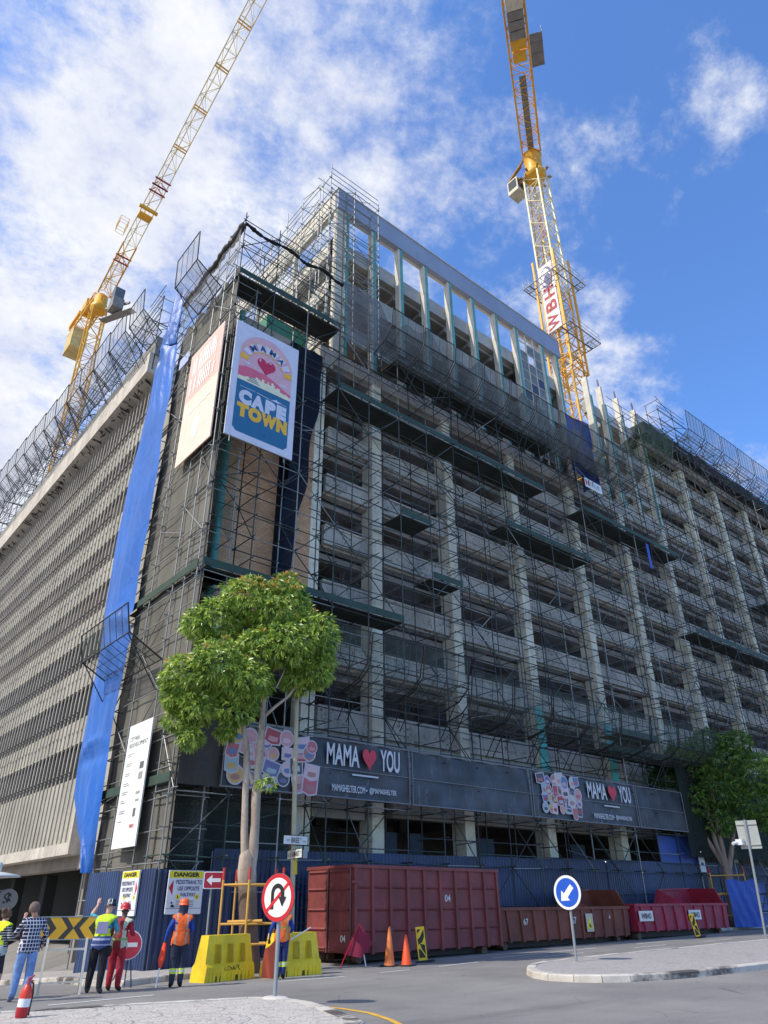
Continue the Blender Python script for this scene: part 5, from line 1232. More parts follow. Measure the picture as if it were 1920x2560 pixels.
# fire extinguisher with hose, bag
t = local('fire_extinguisher', 'red and white fire extinguisher at the bottom left corner', 'extinguisher', (4.33, 13.98, .14), 20); t.rotation_euler = (R(1), R(2), R(20))
a = MB(); a.lathe([(.08, 0), (.09, .02), (.09, .14)], 20); a.build('body', flat('extinguisher red', srgb(170, 26, 40), .35), t)
a = MB(); a.lathe([(.0905, .14), (.0905, .25)], 20); a.build('band', WHITE, t)
a = MB(); a.lathe([(.09, .25), (.09, .30), (.075, .37), (.05, .41), (.04, .43)], 20); a.build('shoulder', flat('extinguisher orange red', srgb(206, 60, 36), .35), t)
a = MB(); a.tube((0, 0, .42), (0, 0, .52), .022, 8); a.bar((-.02, 0, .5), (.08, 0, .55), .028, .02); a.bar((-.02, 0, .46), (.08, 0, .48), .028, .02); a.build('valve', CRED, t)
a = MB(); a.path([(.04, 0, .47), (.11, .02, .44), (.15, .03, .3), (.14, .02, .1), (.13, 0, .02)], .014, 6); a.build('hose', BLACK, t)
t = local('bag', 'dark navy bag standing on the road at the left edge', 'bag', (4.45, 17.15, 0), 10); a = MB(); a.lathe([(.12, .0), (.2, .05), (.22, .2), (.16, .36), (.06, .4)], 14); a.build('sack', flat('navy bag cloth', srgb(26, 34, 58), .8), t); a = MB(); a.path([(-.1, 0, .36), (-.06, 0, .5), (.06, 0, .5), (.1, 0, .36)], .015, 6); a.build('strap', BLACK, t)

# ------------------------------------------------------------------ skips
def skip(label, loc, rz, L_, W, H0, m, ribs, doors=False, slope=0.0, raised_=None, rails=(), lift=0.3):
    t = local('skip', label, 'skip', loc, rz, 'skips parked along the kerb'); th = .06; e = slope
    def wall(name, pts, o, ex, ey): a = MB(); a.prism(pts, o, ex, ey, th); return a.build(name, m, t)
    z0 = lift
    wall('side_wall', [(e, z0), (L_-e, z0), (L_, H0), (0, H0)], (0, 0, 0), EX, EZ)
    wall('side_wall', [(-L_+e, z0), (-e, z0), (0, H0), (-L_, H0)], (0, W, 0), -EX, EZ)
    a = MB(); a.add([(e, th+.002, z0), (e, W-th-.002, z0), (0.0, W-th-.002, H0), (0.0, th+.002, H0), (e+.05, th+.002, z0), (e+.05, W-th-.002, z0), (.05, W-th-.002, H0), (.05, th+.002, H0)], [(0, 3, 2, 1), (4, 5, 6, 7), (2, 3, 7, 6)]); ew = a.build('end_wall', m, t)
    a = MB(); a.add([(L_-e, th+.002, z0), (L_-e, W-th-.002, z0), (L_, W-th-.002, H0), (L_, th+.002, H0), (L_-e-.05, th+.002, z0), (L_-e-.05, W-th-.002, z0), (L_-.05, W-th-.002, H0), (L_-.05, th+.002, H0)], [(0, 1, 2, 3), (7, 6, 5, 4), (2, 6, 7, 3)]); a.build('end_wall', m, t)
    a = MB(); a.box(e+.06, th+.01, z0, L_-e-.06, W-th-.01, z0+.06); a.build('floor', m, t)
    a = MB(); a.box(-.06, -.07, H0-.07, L_+.06, th, H0+.035); a.box(-.06, W-th, H0-.07, L_+.06, W+.07, H0+.035); a.box(-.07, th+.002, H0-.07, .04, W-th-.002, H0+.033); a.box(L_-.04, th+.002, H0-.07, L_+.07, W-th-.002, H0+.033); a.build('top_rail', m, t)
    for i in range(ribs):
        k = (i+.5)/ribs if not doors else i/(ribs-1); x0 = e+(L_-2*e)*k; x1 = L_*k
        if doors: x0 = x1 = min(max(k*L_, .06), L_-.06)
        a = MB(); q = .055
        a.add([(x0-q, -.09, z0-.04), (x0+q, -.09, z0-.04), (x1+q, -.065, H0-.075), (x1-q, -.065, H0-.075), (x0-q, -.002, z0-.04), (x0+q, -.002, z0-.04), (x1+q, -.002, H0-.075), (x1-q, -.002, H0-.075)], [(0, 1, 2, 3), (0, 3, 7, 4), (1, 5, 6, 2), (0, 4, 5, 1)]); a.build('rib', m, t)
    if doors:
        for i in range(ribs-1):
            xa, xb = i/(ribs-1)*L_+.10, (i+1)/(ribs-1)*L_-.10
            a = MB()
            for zz in rails: a.add([(xa, -.002, zz-.05), (xb, -.002, zz-.05), (xb, -.05, zz), (xa, -.05, zz), (xa, -.002, zz+.03), (xb, -.002, zz+.03)], [(0, 1, 2, 3), (3, 2, 5, 4)])
            a.build('rail', m, t)
    for x in (.5, L_-.7):
        a = MB(); a.tube((x, .25, .15), (x, .75, .15), .15, 14); a.tube((x, W-.75, .15), (x, W-.25, .15), .15, 14); a.build('roller', rusty('rusty roller', srgb(110, 86, 70), .6), t)
    a = MB(); a.box(.3, .5, .06, L_-.3, .65, z0); a.box(.3, W-.65, .06, L_-.3, W-.5, z0); a.build('skid_rail', rusty('dark underframe', srgb(60, 50, 46), .5), t)
    if raised_:
        xa, xb, hr = raised_
        a = MB(); o = W-.1
        a.prism([(xa, H0+.036), (xb, H0+.036), (xb-.28, H0+hr), (xa+.45, H0+hr-.08)], (0, o, 0), EX, EZ, .05)
        a.add([(xb, .1, H0+.037), (xb, o, H0+.037), (xb-.28, o, H0+hr), (xb-.2, .35, H0+hr-.02), (xb-.05, .1, H0+.037), (xb-.05, o, H0+.037), (xb-.33, o, H0+hr), (xb-.25, .35, H0+hr-.02)], [(0, 1, 2, 3), (7, 6, 5, 4), (0, 3, 7, 4)])
        a.bar((xa+.45, o-.03, H0+hr-.08), (xb-.28, o-.03, H0+hr), .09, .07)
        a.add([(xa, .2, H0+.037), (xa, o, H0+.037), (xa+.45, o, H0+hr-.08), (xa+.05, .2, H0+.037), (xa+.05, o, H0+.037), (xa+.5, o, H0+hr-.08)], [(0, 2, 1), (3, 4, 5), (0, 3, 5, 2)])
        a.build('raised_end', m, t)
    return t
MAR = rusty('maroon skip paint', srgb(128, 60, 58), 0.5, .65, .16)
s4 = skip('tall maroon open topped skip with panelled sides and end doors numbered 04', (16.05, 20.7, 0.02), 2.6, 7.3, 2.42, 2.78, MAR, 10, True, 0, None, (0.9, 1.5, 2.15), .3)
for y in (.08, 1.24):
    a = MB(); a.box(-.055, y, .34, -.003, y+1.08, 2.7); dr = a.build('door', MAR, s4)
    b = MB()
    for zz in (.42, .95, 1.5, 2.1, 2.62): b.add([(-.056, y+.05, zz-.06), (-.056, y+1.03, zz-.06), (-.11, y+1.03, zz), (-.11, y+.05, zz), (-.056, y+.05, zz+.05), (-.056, y+1.03, zz+.05)], [(0, 3, 2, 1), (3, 4, 5, 2)])
    b.build('door_rail', MAR, dr)
a = MB(); a.tube((-.1, 1.2, .3), (-.1, 1.2, 2.75), .03, 8); a.tube((-.1, .03, .35), (-.1, .03, 2.75), .025, 8); a.build('lock_bar', rusty('worn lock bar', srgb(104, 72, 66), .6), s4)
for zz in (.75, 2.3): a = MB(); a.bar((-.1, -.03, zz), (.15, -.12, zz), .06, .08); a.build('hinge', MAR, s4)
def num(t, s, cx, cz, w, h, side='front', y=-.1, m=None):
    a = MB()
    if side == 'front': write(a, s, (cx, y, cz), EX, EZ, w, h, .02)
    else: write(a, s, (y, cx, cz), -EY, EZ, w, h, .02)
    a.build('number', m or flat('chalky white paint', srgb(214, 208, 200), .7), t)
num(s4, '04', 4.46, 1.83, .3, .22, y=-.006); num(s4, '04', .35, .7, .26, .2, 'end', -.118)
a = MB(); a.box(3.3, -.004, 1.35, 3.31, -.002, 1.36)
s67 = skip('long low rust brown skip numbered 67 with a raised end', (23.85, 21.5, .08), 1.0, 9.0, 1.9, 1.42, rusty('rust brown skip paint', srgb(118, 64, 50), .75, .75, .2), 11, False, .12, (6.1, 9.0, .72), (), .3)
num(s67, '67', 1.55, .95, .3, .22, y=-.03); num(s67, '67', 4.75, .95, .32, .26, y=-.03)
a = MB(); a.prism(rrect(.5, .68, .02, 2), (5.75, -.105, .85), EX, EZ, .008); a.build('warning_label', flat('faded label', srgb(196, 186, 164), .7), s67)
a = MB(); a.prism([(-.22, -.2), (.22, -.2), (0, .26)], (5.75, -.11, .82), EX, EZ, .002); a.build('warning_triangle', YELS, s67); a = MB(); write(a, 'a', (5.75, -.114, .74), EX, EZ, .15, .16, .03); a.build('number', BLACK, s67)
num(s67, '6', 7.4, 1.05, .1, .16, y=-.03)
CRM = rusty('crimson skip paint', srgb(152, 36, 62), .2, .6, .4)
sr = skip('crimson skip with white name stickers and a raised end, farthest along the kerb', (33.15, 21.5, .17), 1.2, 9.0, 1.9, 1.42, CRM, 9, False, .15, (4.9, 8.95, .75), (), .34)
for x in (.75, 5.3):
    a = MB(); a.prism(rrect(1.2, .42, .02, 2), (x, -.1, .95), EX, EZ, .006); a.build('sticker', flat('sticker white', srgb(222, 216, 206), .6), sr); a = MB(); write(a, 'WBHO', (x, -.108, .95), EX, EZ, .85, .22, .03); a.build('number', BLACK, sr)

# ------------------------------------------------------------------ trees
def leafmat(name, a_, b_, c_):
    t = NT(name)
    at = t.n('ShaderNodeAttribute'); at.attribute_name = 'tone'
    base = t.mix(t.ramp(at.outputs['Fac'], 0.0, 0.85, False), a_, b_); base = t.mix(t.ramp(at.outputs['Fac'], 0.93, 0.99), base, c_)
    t.col(base); t.set(.32); 
    tr = t.n('ShaderNodeBsdfTranslucent'); t.l(base, tr.inputs[0]); mx_ = t.n('ShaderNodeMixShader'); mx_.inputs[0].default_value = .28
    t.l(t.b.outputs[0], mx_.inputs[1]); t.l(tr.outputs[0], mx_.inputs[2]); t.l(mx_.outputs[0], t.t.nodes['Material Output'].inputs[0]); return t.m
def crown(name, lobes, mat, parent, n_per, leaf, seed, tips=True, drop=0.6):
    """rosettes of long leaves spread through ellipsoid clumps, denser at the surface"""
    q = random.Random(seed); vs = []; fs = []; tone = []
    zmax = max(l[2]+l[3]*.9 for l in lobes)
    for (cx, cy, cz, r) in lobes:
        n = int(n_per*r*r)
        for _ in range(n):
            z = q.uniform(-1, 1); t = q.uniform(0, 2*math.pi); s = math.sqrt(1-z*z); d = Vector((s*math.cos(t), s*math.sin(t), z))
            rr_ = r*(1-abs(q.gauss(0, .16)))*(1+.12*math.sin(5*t+cx*3)*math.sin(4*z+cy)); p = Vector((cx, cy, cz))+Vector((d.x*rr_, d.y*rr_, d.z*rr_*.86))
            if any((p-Vector(l[:3])).length < l[3]*.62 for l in lobes if l[:3] != (cx, cy, cz)): continue
            out = (d+Vector((q.gauss(0, .5), q.gauss(0, .5), q.gauss(0, .4)))).normalized()
            tn0 = q.random()*.8; tip = tips and d.z > .35 and q.random() < (.22 if p.z > zmax-1.0 else .04)
            for k in range(q.randint(5, 8)):
                dr = (out+Vector((q.gauss(0, .8), q.gauss(0, .8), q.gauss(0, .5)-drop))).normalized()
                if tip: dr = (dr+EZ*.9).normalized()
                L_ = leaf*q.uniform(.7, 1.25); w = L_*.26; sd_ = dr.cross(out if abs(dr.dot(out)) < .95 else EX).normalized()*w/2
                m_ = p+dr*L_*.5-EZ*L_*.02; e_ = p+dr*L_-EZ*L_*.22; k0 = len(vs)
                vs += [p, m_-sd_, e_, m_+sd_]; fs += [(k0, k0+1, k0+2), (k0, k0+2, k0+3)]
                v_ = 1.0 if tip else min(.88, max(0, tn0+q.uniform(-.15, .15))); tone += [v_]*4
    me = bpy.data.meshes.new(name); off = wloc(parent); me.from_pydata([tuple(v-off) for v in vs], [], fs); me.materials.append(mat)
    at = me.attributes.new('tone', 'FLOAT', 'POINT'); at.data.foreach_set('value', tone); me.update()
    o = bpy.data.objects.new(name, me); COL.objects.link(o); o.parent = parent; return o
def barkmat(name, a_, b_, c_, zsplit):
    t = NT(name); sp = t.n('ShaderNodeSeparateXYZ'); t.l(t.coord(), sp.inputs[0])
    base = t.mix(t.ramp(t.noise(2.2, 5, .6, (1, 1, .25)), .35, .65), a_, b_)
    f = t.ramp(t.math('ADD', sp.outputs[2], t.math('MULTIPLY', t.noise(3, 3), .8)), zsplit+.7, zsplit)
    base = t.mix(f, base, c_); base = t.mix(t.math('MULTIPLY', t.ramp(t.noise(7, 5, .7), .55, .7), .5), base, tuple(v*.4 for v in c_))
    t.col(base); t.bump(t.noise(8, 4, .6, (1, 1, .3)), .03, .7); t.set(.85); return t.m
BARK = barkmat('smooth pink grey bark', srgb(186, 172, 154), srgb(146, 128, 112), srgb(104, 86, 74), 2.2)
def dpt(px, py, dz=0.0):
    """point on the vertical plane of the trunk for a place in the crown"""
    n = Vector((12.43, 20.81, 0)).normalized()
    c = cam_o.matrix_world.to_3x3(); d = c @ Vector(((px-960)/1781.36, -(py-1280)/1781.36, -1)); o = Vector((0, 0, 1.6))
    k = (n.dot(Vector((12.43, 20.81, 0)))+dz)/n.dot(d); return o+d*k
t1 = thing('street_tree', 'tall street tree with twin pale trunks and dense round crown in front of the corner', 'tree', (12.43, 20.81, .1))
a = MB()
a.path([(12.45, 20.8, -.05), (12.43, 20.81, .3), (12.33, 20.86, 1.2), (12.25, 20.9, 2.0), (12.2, 20.95, 2.6), (12.17, 20.97, 3.0), (12.16, 20.98, 3.25)], [.36, .30, .27, .275, .28, .22, .06], 14)
def tp(px, py, dz=0): return tuple(dpt(px, py, dz))
a.path([tp(620, 2190), tp(614, 2140), tp(611, 2080), tp(613, 2000), tp(616, 1930), tp(617, 1870), tp(608, 1810), tp(590, 1760, .2)], [.13, .145, .115, .10, .112, .09, .08, .05], 12)
a.path([tp(626, 2190), tp(632, 2130), tp(638, 2060), tp(640, 1990), tp(645, 1930), tp(651, 1870), tp(656, 1800), tp(660, 1720), tp(664, 1650)], [.14, .165, .135, .148, .122, .125, .10, .09, .06], 12)
a.path([tp(634, 1960), tp(622, 1930), tp(620, 1890)], [.1, .07, .05], 8)
wp(a, 'trunk', BARK, t1)
a = MB(); a.path([tp(662, 1790), tp(690, 1765), tp(720, 1742), tp(745, 1710)], [.06, .05, .045, .03], 7); a.path([tp(690, 1720, -.2), tp(705, 1690, -.2), tp(722, 1650, -.2)], [.03, .025, .02], 6); a.path([tp(600, 1790), tp(570, 1750), tp(540, 1715)], [.05, .04, .03], 6)
wp(a, 'limb', BARK, t1)
LEAF = leafmat('glossy green leaves', srgb(78, 120, 42), srgb(202, 220, 104), srgb(214, 172, 90))
LB = [(700, 1525, 1.12, .2), (620, 1500, 1.0, .3), (775, 1590, 1.02, 0), (720, 1610, .9, -.4), (545, 1545, .85, .3), (500, 1560, .62, .2), (470, 1690, .85, -.2), (545, 1660, .95, -.6), (610, 1700, .9, -.5), (500, 1760, .72, -.2), (455, 1740, .62, 0), (590, 1770, .62, -.3), (785, 1680, .62, .1), (745, 1700, .55, .3), (650, 1620, .8, -.3), (440, 1800, .38, 0), (475, 1840, .40, -.1), (565, 1830, .3, 0), (715, 1470, .62, .2), (800, 1650, .5, 0)]
crown('crown', [(*dpt(x, y, dz), r) for x, y, r, dz in LB], LEAF, t1, 640, .20, 21)
a_ = crown('shoots', [(*dpt(665, 1960, -.3), .28)], LEAF, t1, 420, .16, 5, True)
t2 = thing('street_tree', 'smaller shaded street tree with several thin stems at the right edge', 'tree', (46.2, 23.5, .4))
a = MB(); a.path([(46.15, 23.5, .3), (46.2, 23.4, 2.0), (46.25, 23.3, 3.4)], [.3, .26, .3], 10)
for pts in ([(46.25, 23.3, 3.3), (45.8, 23.9, 5.0), (45.4, 24.2, 6.8), (45.2, 24.6, 8.2)], [(46.25, 23.3, 3.3), (46.3, 23.3, 5.5), (46.25, 23.2, 8), (46.3, 23, 10)], [(46.3, 23.2, 3.3), (46.8, 22.8, 5.0), (47.3, 22.2, 7.6)], [(46.2, 23.3, 3.2), (46.0, 23.5, 4.8), (46.0, 23.6, 7)]): a.path(pts, [.16, .14, .11, .07][:len(pts)], 8)
wp(a, 'trunk', barkmat('grey brown bark', srgb(150, 134, 122), srgb(120, 104, 92), srgb(96, 84, 76), .5), t2)
LEAF2 = leafmat('darker green leaves', srgb(56, 94, 40), srgb(124, 156, 68), srgb(150, 170, 80))
LB2 = [(x-.5, y+.9, z-1.35, r) for x, y, z, r in [(45.6, 24.6, 9.6, 1.35), (46.4, 23.2, 11.0, 1.5), (47.4, 21.4, 10.8, 1.4), (48.2, 19.8, 10.0, 1.4), (45.4, 24.6, 8.2, 1.2), (46.0, 23.6, 8.6, 1.3), (47.0, 21.8, 9.2, 1.3), (48.0, 20.4, 8.4, 1.3), (47.0, 22, 12.0, 1.0), (48.6, 19.6, 7.4, 1.0), (45.2, 24.9, 6.9, .8), (46.8, 22.2, 7.4, .9), (47.9, 20.6, 11.9, .9), (45.0, 25.9, 9.0, 1.2), (44.7, 26.4, 7.9, 1.0), (45.1, 25.6, 10.2, 1.0), (44.6, 26.5, 7.0, .7)]]
crown('crown', LB2, LEAF2, t2, 300, .26, 22, False, .3)
def guard(label, pts, h, wrap_=None):
    t = thing('tree_guard', label, 'tree guard', (pts[0][0], pts[0][1], hgt(*pts[0]))); Y = paint('guard yellow tube', srgb(212, 160, 70), .5, .15, .3); a = MB(); b = MB()
    for x, y in pts:
        z = hgt(x, y)+.1; a.tube((x, y, z), (x, y, z+h-.32), .034, 8); b.tube((x, y, z+h-.32), (x, y, z+h), .036, 8)
    for zz in (h-.45, h-1.45, .6):
        for i in range(len(pts)): p, q = pts[i], pts[(i+1) % len(pts)]; a.tube((*p, hgt(*p)+.1+zz), (*q, hgt(*q)+.1+zz+.01), .03, 8)
    for i in range(2): p, q = pts[0], pts[-1]
    a.tube((pts[0][0]+.2, pts[0][1]-.1, hgt(*pts[0])+h-1.3), (pts[1][0]+.4, pts[1][1]-.2, hgt(*pts[1])+h-1.28), .05, 8)
    wp(a, 'tube_frame', Y, t); wp(b, 'red_tip', flat('red tube tip', srgb(196, 54, 40), .5), t); return t
guard('yellow tube guard with red tips round the twin trunk tree', [(11.5, 21.05), (12.05, 20.5), (13.0, 20.15), (13.25, 20.95), (12.3, 21.7)], 2.55)
guard('yellow tube guard with red tips round the smaller tree', [(44.7, 23.6), (46.6, 22.5), (47.6, 23.0), (46, 24.4)], 3.1)
cloth('blue_tarpaulin', 'crumpled blue tarpaulin wrapped round the guard of the smaller tree', tarpmat('royal blue tarpaulin', srgb(30, 76, 168)),
      lambda u, v: (44.75+2.5*u-.25*max(0, u-.85)*4*(1-v)*-1+wv(u*3, v, .06), 22.75-1.0*u+1.4*max(0, u-.8)*3+wv(u*4, v*3, .05), .42+2.35*v+.06*math.sin(u*11)*v), 24, 14, 'tarpaulin')
cloth('blue_tarpaulin', 'blue sheet hanging on the hoarding at the right edge', tarpmat('deep blue sheet', srgb(34, 62, 140)), lambda u, v: (50.5+3.5*u, 24.9+wv(u*2, v, .08), .4+2.4*v), 14, 8, 'tarpaulin')
for i, (x0, x1, z0, z1) in enumerate(((41.2, 43.2, 3.55, 5.1), (43.4, 45.8, 3.6, 5.2))):
    a = MB(); a.box(x0, 24.5, z0, x1, 24.54, z1); tag(a.build('site_board', paint('plain blue board', srgb(40, 74, 150), .5, .1, .2)), ['plain blue board fixed above the hoarding', 'plain blue board above the hoarding, nearer the small tree'][i], 'panel')
LAMP = flat('lit strip lamp', (1, 1, .97), .5, 0, 4.0)
for i, (x, y, z) in enumerate(((34.6, 27.9, 3.75), (38.9, 28.3, 3.75), (40.9, 27.6, 3.8), (49.5, 26.8, 4.6))):
    t = thing('strip_light', ['lit strip lamp under the ground floor ceiling, nearest the corner', 'lit strip lamp under the ceiling behind the keep left sign', 'lit strip lamp under the ceiling near the blue boards', 'lit strip lamp behind the leaning sign pole'][i], 'lamp', (x, y, z), 0, 'strip lamps in the ground floor')
    a = MB(); a.box(-.6, -.05, 0, .6, .05, .05); a.build('tube', LAMP, t); a = MB(); a.box(-.62, -.06, .052, .62, .06, .1); a.build('housing', GPOST, t)
# ------------------------------------------------------------------ people
SKIN_L = flat('light skin', srgb(206, 160, 136), .55); SKIN_D = flat('dark skin', srgb(84, 58, 46), .5)
def cloth_mat(name, c):
    if name in MT: return MT[name]
    t = NT(name); t.col(t.mix(t.ramp(t.noise(7, 5), .3, .7), tuple(v*.72 for v in c), tuple(min(1, v*1.2) for v in c)))
    t.bump(t.noise(9, 4, .6, (1, 1, .5), .8), .05, .9); t.set(.9); MT[name] = t.m; return t.m
def plaidmat():
    t = NT('navy plaid shirt'); sp = t.n('ShaderNodeSeparateXYZ'); t.l(t.coord(), sp.inputs[0])
    def ln(o, f, w): return t.math('LESS_THAN', t.math('FRACT', t.math('MULTIPLY', o, f)), w)
    u = t.math('ADD', sp.outputs[0], t.math('MULTIPLY', sp.outputs[1], .6))
    m = t.math('MAXIMUM', ln(u, 17, .2), ln(sp.outputs[2], 15, .2)); base = t.mix(m, srgb(34, 38, 66), srgb(206, 206, 214)); t.col(base); t.set(.9); return t.m
def stripemat(name, ca, cb, f):
    t = NT(name); sp = t.n('ShaderNodeSeparateXYZ'); t.l(t.coord(), sp.inputs[0])
    t.col(t.mix(t.math('LESS_THAN', t.math('FRACT', t.math('MULTIPLY', sp.outputs[2], f)), .45), ca, cb)); t.set(.9); return t.m
def bandmat(name, base, bands):
    """cloth with cross bands: bands = (axis, lo, hi, colour), axis x means |x|"""
    t = NT(name); sp = t.n('ShaderNodeSeparateXYZ'); t.l(t.coord(), sp.inputs[0]); c = t.mix(t.ramp(t.noise(9, 4), .35, .65), tuple(v*.85 for v in base), base)
    for ax, lo, hi, k in bands:
        s = t.math('ABSOLUTE', sp.outputs[0]) if ax == 'x' else sp.outputs['xyz'.index(ax)]
        c = t.mix(t.math('MULTIPLY', t.math('GREATER_THAN', s, lo), t.math('LESS_THAN', s, hi)), c, k)
    t.bump(t.noise(8, 4, .6, (1, 1, .6), .8), .05, .9); t.col(c); t.set(.8); return t.m
def person(label, loc, rz, h, mats, la, ra, feet=((-.11, .02), (.11, -.04)), head=(0, .02, 0), lean=(0, 0), vest=None, hat=None, hair=None, flap=None, shorts=False, sleeves=True, vest_z=(.86, 1.50)):
    """la/ra: (elbow, wrist, fingertip direction) in local metres for a 1.75 m figure facing +y"""
    s = h/1.75; t = thing('person', label, 'person', loc, R(rz))
    lx, ly = lean
    P = {}; E_ = []; RAD = {}
    def j(n, p, r, par=None):
        P[n] = Vector(p); k_ = 1.13 if any(w in n for w in ('hip', 'knee', 'calf', 'elbow', 'forearm', 'shoulder', 'waist', 'chest', 'pelvis')) else 1.0; RAD[n] = (r[0]*k_, r[1]*k_) if isinstance(r, tuple) else (r*k_, r*k_)
        if par: E_.append((par, n))
    j('pelvis', (0, 0, .95), (.155, .115)); j('waist', (lx*.3, ly*.3, 1.09), (.160, .118), 'pelvis'); j('chest', (lx*.7, ly*.7, 1.29), (.180, .125), 'waist'); j('upper', (lx, ly, 1.42), (.125, .09), 'chest')
    j('neck', (lx, ly+.01, 1.50), .055, 'upper'); j('jaw', (lx+head[0]*.5, ly+.03+head[1]*.5, 1.575), (.07, .075), 'neck'); j('skull', (lx+head[0], ly+.015+head[1], 1.66), (.078, .092), 'jaw'); j('crown', (lx+head[0], ly+head[1], 1.735), (.05, .06), 'skull')
    for sd, nm, f in ((-1, 'l', feet[0]), (1, 'r', feet[1])):
        j(nm+'hip', (sd*.10, 0, .88), (.102, .104), 'pelvis'); kx = (sd*.10+f[0])/2+0*sd; ky = f[1]*.5+.035
        j(nm+'knee', (kx, ky, .49), (.080, .082), nm+'hip'); j(nm+'calf', (kx*.5+f[0]*.5, ky*.5+f[1]*.5-.015, .30), (.070, .074), nm+'knee'); j(nm+'ankle', (f[0], f[1], .085), (.062, .066), nm+'calf'); j(nm+'ball', (f[0]+.02*sd, f[1]+.11, .045), (.055, .046), nm+'ankle'); j(nm+'toe', (f[0]+.025*sd, f[1]+.18, .035), (.044, .034), nm+'ball')
    for sd, nm, arm in ((-1, 'l', la), (1, 'r', ra)):
        j(nm+'shoulder', (lx+sd*.175, ly, 1.40), (.068, .068), 'upper'); el, wr, fd = Vector(arm[0]), Vector(arm[1]), Vector(arm[2]).normalized()
        j(nm+'elbow', el, .046, nm+'shoulder'); j(nm+'forearm', el.lerp(wr, .35), .042, nm+'elbow'); j(nm+'wrist', wr, .029, nm+'forearm')
        sdv = fd.cross(Vector((0, 1, 0)) if abs(fd.y) < .8 else Vector((1, 0, 0))).normalized(); cur = sdv.cross(fd)
        j(nm+'palm', wr+fd*.065, (.036, .02), nm+'wrist')
        for k, (o_, L_) in enumerate(((-.028, .07), (-.009, .08), (.010, .076), (.027, .06))):
            a = wr+fd*.095+sdv*o_; j(nm+'f%da' % k, a+fd*L_*.5+cur*.008, .0095, nm+'palm'); j(nm+'f%db' % k, a+fd*L_*.9+cur*.03, .008, nm+'f%da' % k)
        j(nm+'tha', wr+fd*.04-sdv*.038+cur*.01, .0115, nm+'palm'); j(nm+'thb', wr+fd*.085-sdv*.052+cur*.02, .009, nm+'tha')
    names = list(P); ix = {n: i for i, n in enumerate(names)}
    me = bpy.data.meshes.new('body'); me.from_pydata([tuple(P[n]*s) for n in names], [(ix[a], ix[b]) for a, b in E_], [])
    ob = bpy.data.objects.new('body', me); COL.objects.link(ob)
    sk = ob.modifiers.new('skin', 'SKIN'); sk.use_smooth_shade = True
    for n in names: v = me.skin_vertices[0].data[ix[n]]; v.radius = (RAD[n][0]*s, RAD[n][1]*s); v.use_root = n == 'pelvis'
    sb = ob.modifiers.new('sub', 'SUBSURF'); sb.levels = 2; sb.render_levels = 2
    bpy.context.view_layer.update()
    nm_ = bpy.data.meshes.new_from_object(ob.evaluated_get(bpy.context.evaluated_depsgraph_get())); bpy.data.objects.remove(ob); nm_.name = 'body'
    order = ['skin', 'shirt', 'trousers', 'shoes']
    for k in order: nm_.materials.append(mats[k])
    segs = []
    for a, b in E_:
        bn = b.lstrip('lr') if b[0] in 'lr' and b not in ('pelvis',) else b
        if b in ('neck', 'jaw', 'skull', 'crown'): k = 0
        elif any(q in b for q in ('palm', 'tha', 'thb')) or b[1:2] == 'f' and b[2:3].isdigit(): k = 0
        elif 'wrist' in b or 'forearm' in b: k = 1 if sleeves else 0
        elif any(q in b for q in ('ankle',)): k = 0 if shorts else 2
        elif any(q in b for q in ('ball', 'toe')): k = 3
        elif 'calf' in b: k = 0 if shorts else 2
        elif any(q in b for q in ('hip', 'knee')): k = 2
        else: k = 1
        segs.append((P[a]*s, P[b]*s, k, b))
    def near(c):
        best = (9, 0, '')
        for a, b, k, n in segs:
            d = b-a; u = max(0, min(1, (c-a).dot(d)/d.length_squared)); q = (c-a-d*u).length
            if q < best[0]: best = (q, k, n)
        return best
    torso = set()
    for p in nm_.polygons:
        c = p.center; q, k, n = near(c)
        if k == 1 and c.z < .93*s and n in ('waist', 'chest', 'lhip', 'rhip'): k = 2
        if c.z > .93*s and n in ('lhip', 'rhip'): k = 1
        if c.z < .1*s: k = 3
        p.material_index = k; p.use_smooth = True
        if n in ('waist', 'chest', 'upper', 'lshoulder', 'rshoulder', 'lhip', 'rhip', 'neck') and vest_z[0]*s < c.z < vest_z[1]*s and abs(c.x-lx*s*.7) < .235*s: torso.add(p.index)
    body = bpy.data.objects.new('body', nm_); COL.objects.link(body); body.parent = t
    if vest:
        vs = {}; V = []; F = []
        for i in sorted(torso):
            f = []
            for v in nm_.polygons[i].vertices:
                if v not in vs: vs[v] = len(V); V.append(nm_.vertices[v].co+nm_.vertices[v].normal*.022*s)
                f.append(vs[v])
            F.append(f)
        a = MB(); a.add(V, F, True); a.build('vest', vest, t)
    sc_ = P['skull']*s; hd = Vector((head[0], head[1], 0))
    # face: nose, ears
    a = MB(); fw = Vector((head[0]*1.5, 1, 0)).normalized() if not isinstance(hat, tuple) else Vector((0, 1, 0))
    a.tube(sc_+fw*.085*s+EZ*.0, sc_+fw*.118*s-EZ*.035*s, .010*s, 6, .016*s)
    sdv = Vector((fw.y, -fw.x, 0))
    for g_ in (-1, 1): a.tube(sc_+sdv*g_*.078*s-EZ*.01*s, sc_+sdv*g_*.092*s-EZ*.012*s, .028*s, 8, .022*s)
    a.build('face_features', mats['skin'], t)
    a = MB(); 
    for g_ in (-1, 1): a.tube(sc_+fw*.083*s+sdv*g_*.033*s+EZ*.012*s, sc_+fw*.094*s+sdv*g_*.033*s+EZ*.012*s, .011*s, 6)
    a.tube(sc_+fw*.088*s-sdv*.022*s-EZ*.058*s, sc_+fw*.088*s+sdv*.022*s-EZ*.058*s, .006*s, 5); a.build('eyes_and_mouth', flat('dark eyes', srgb(48, 30, 28), .4), t)
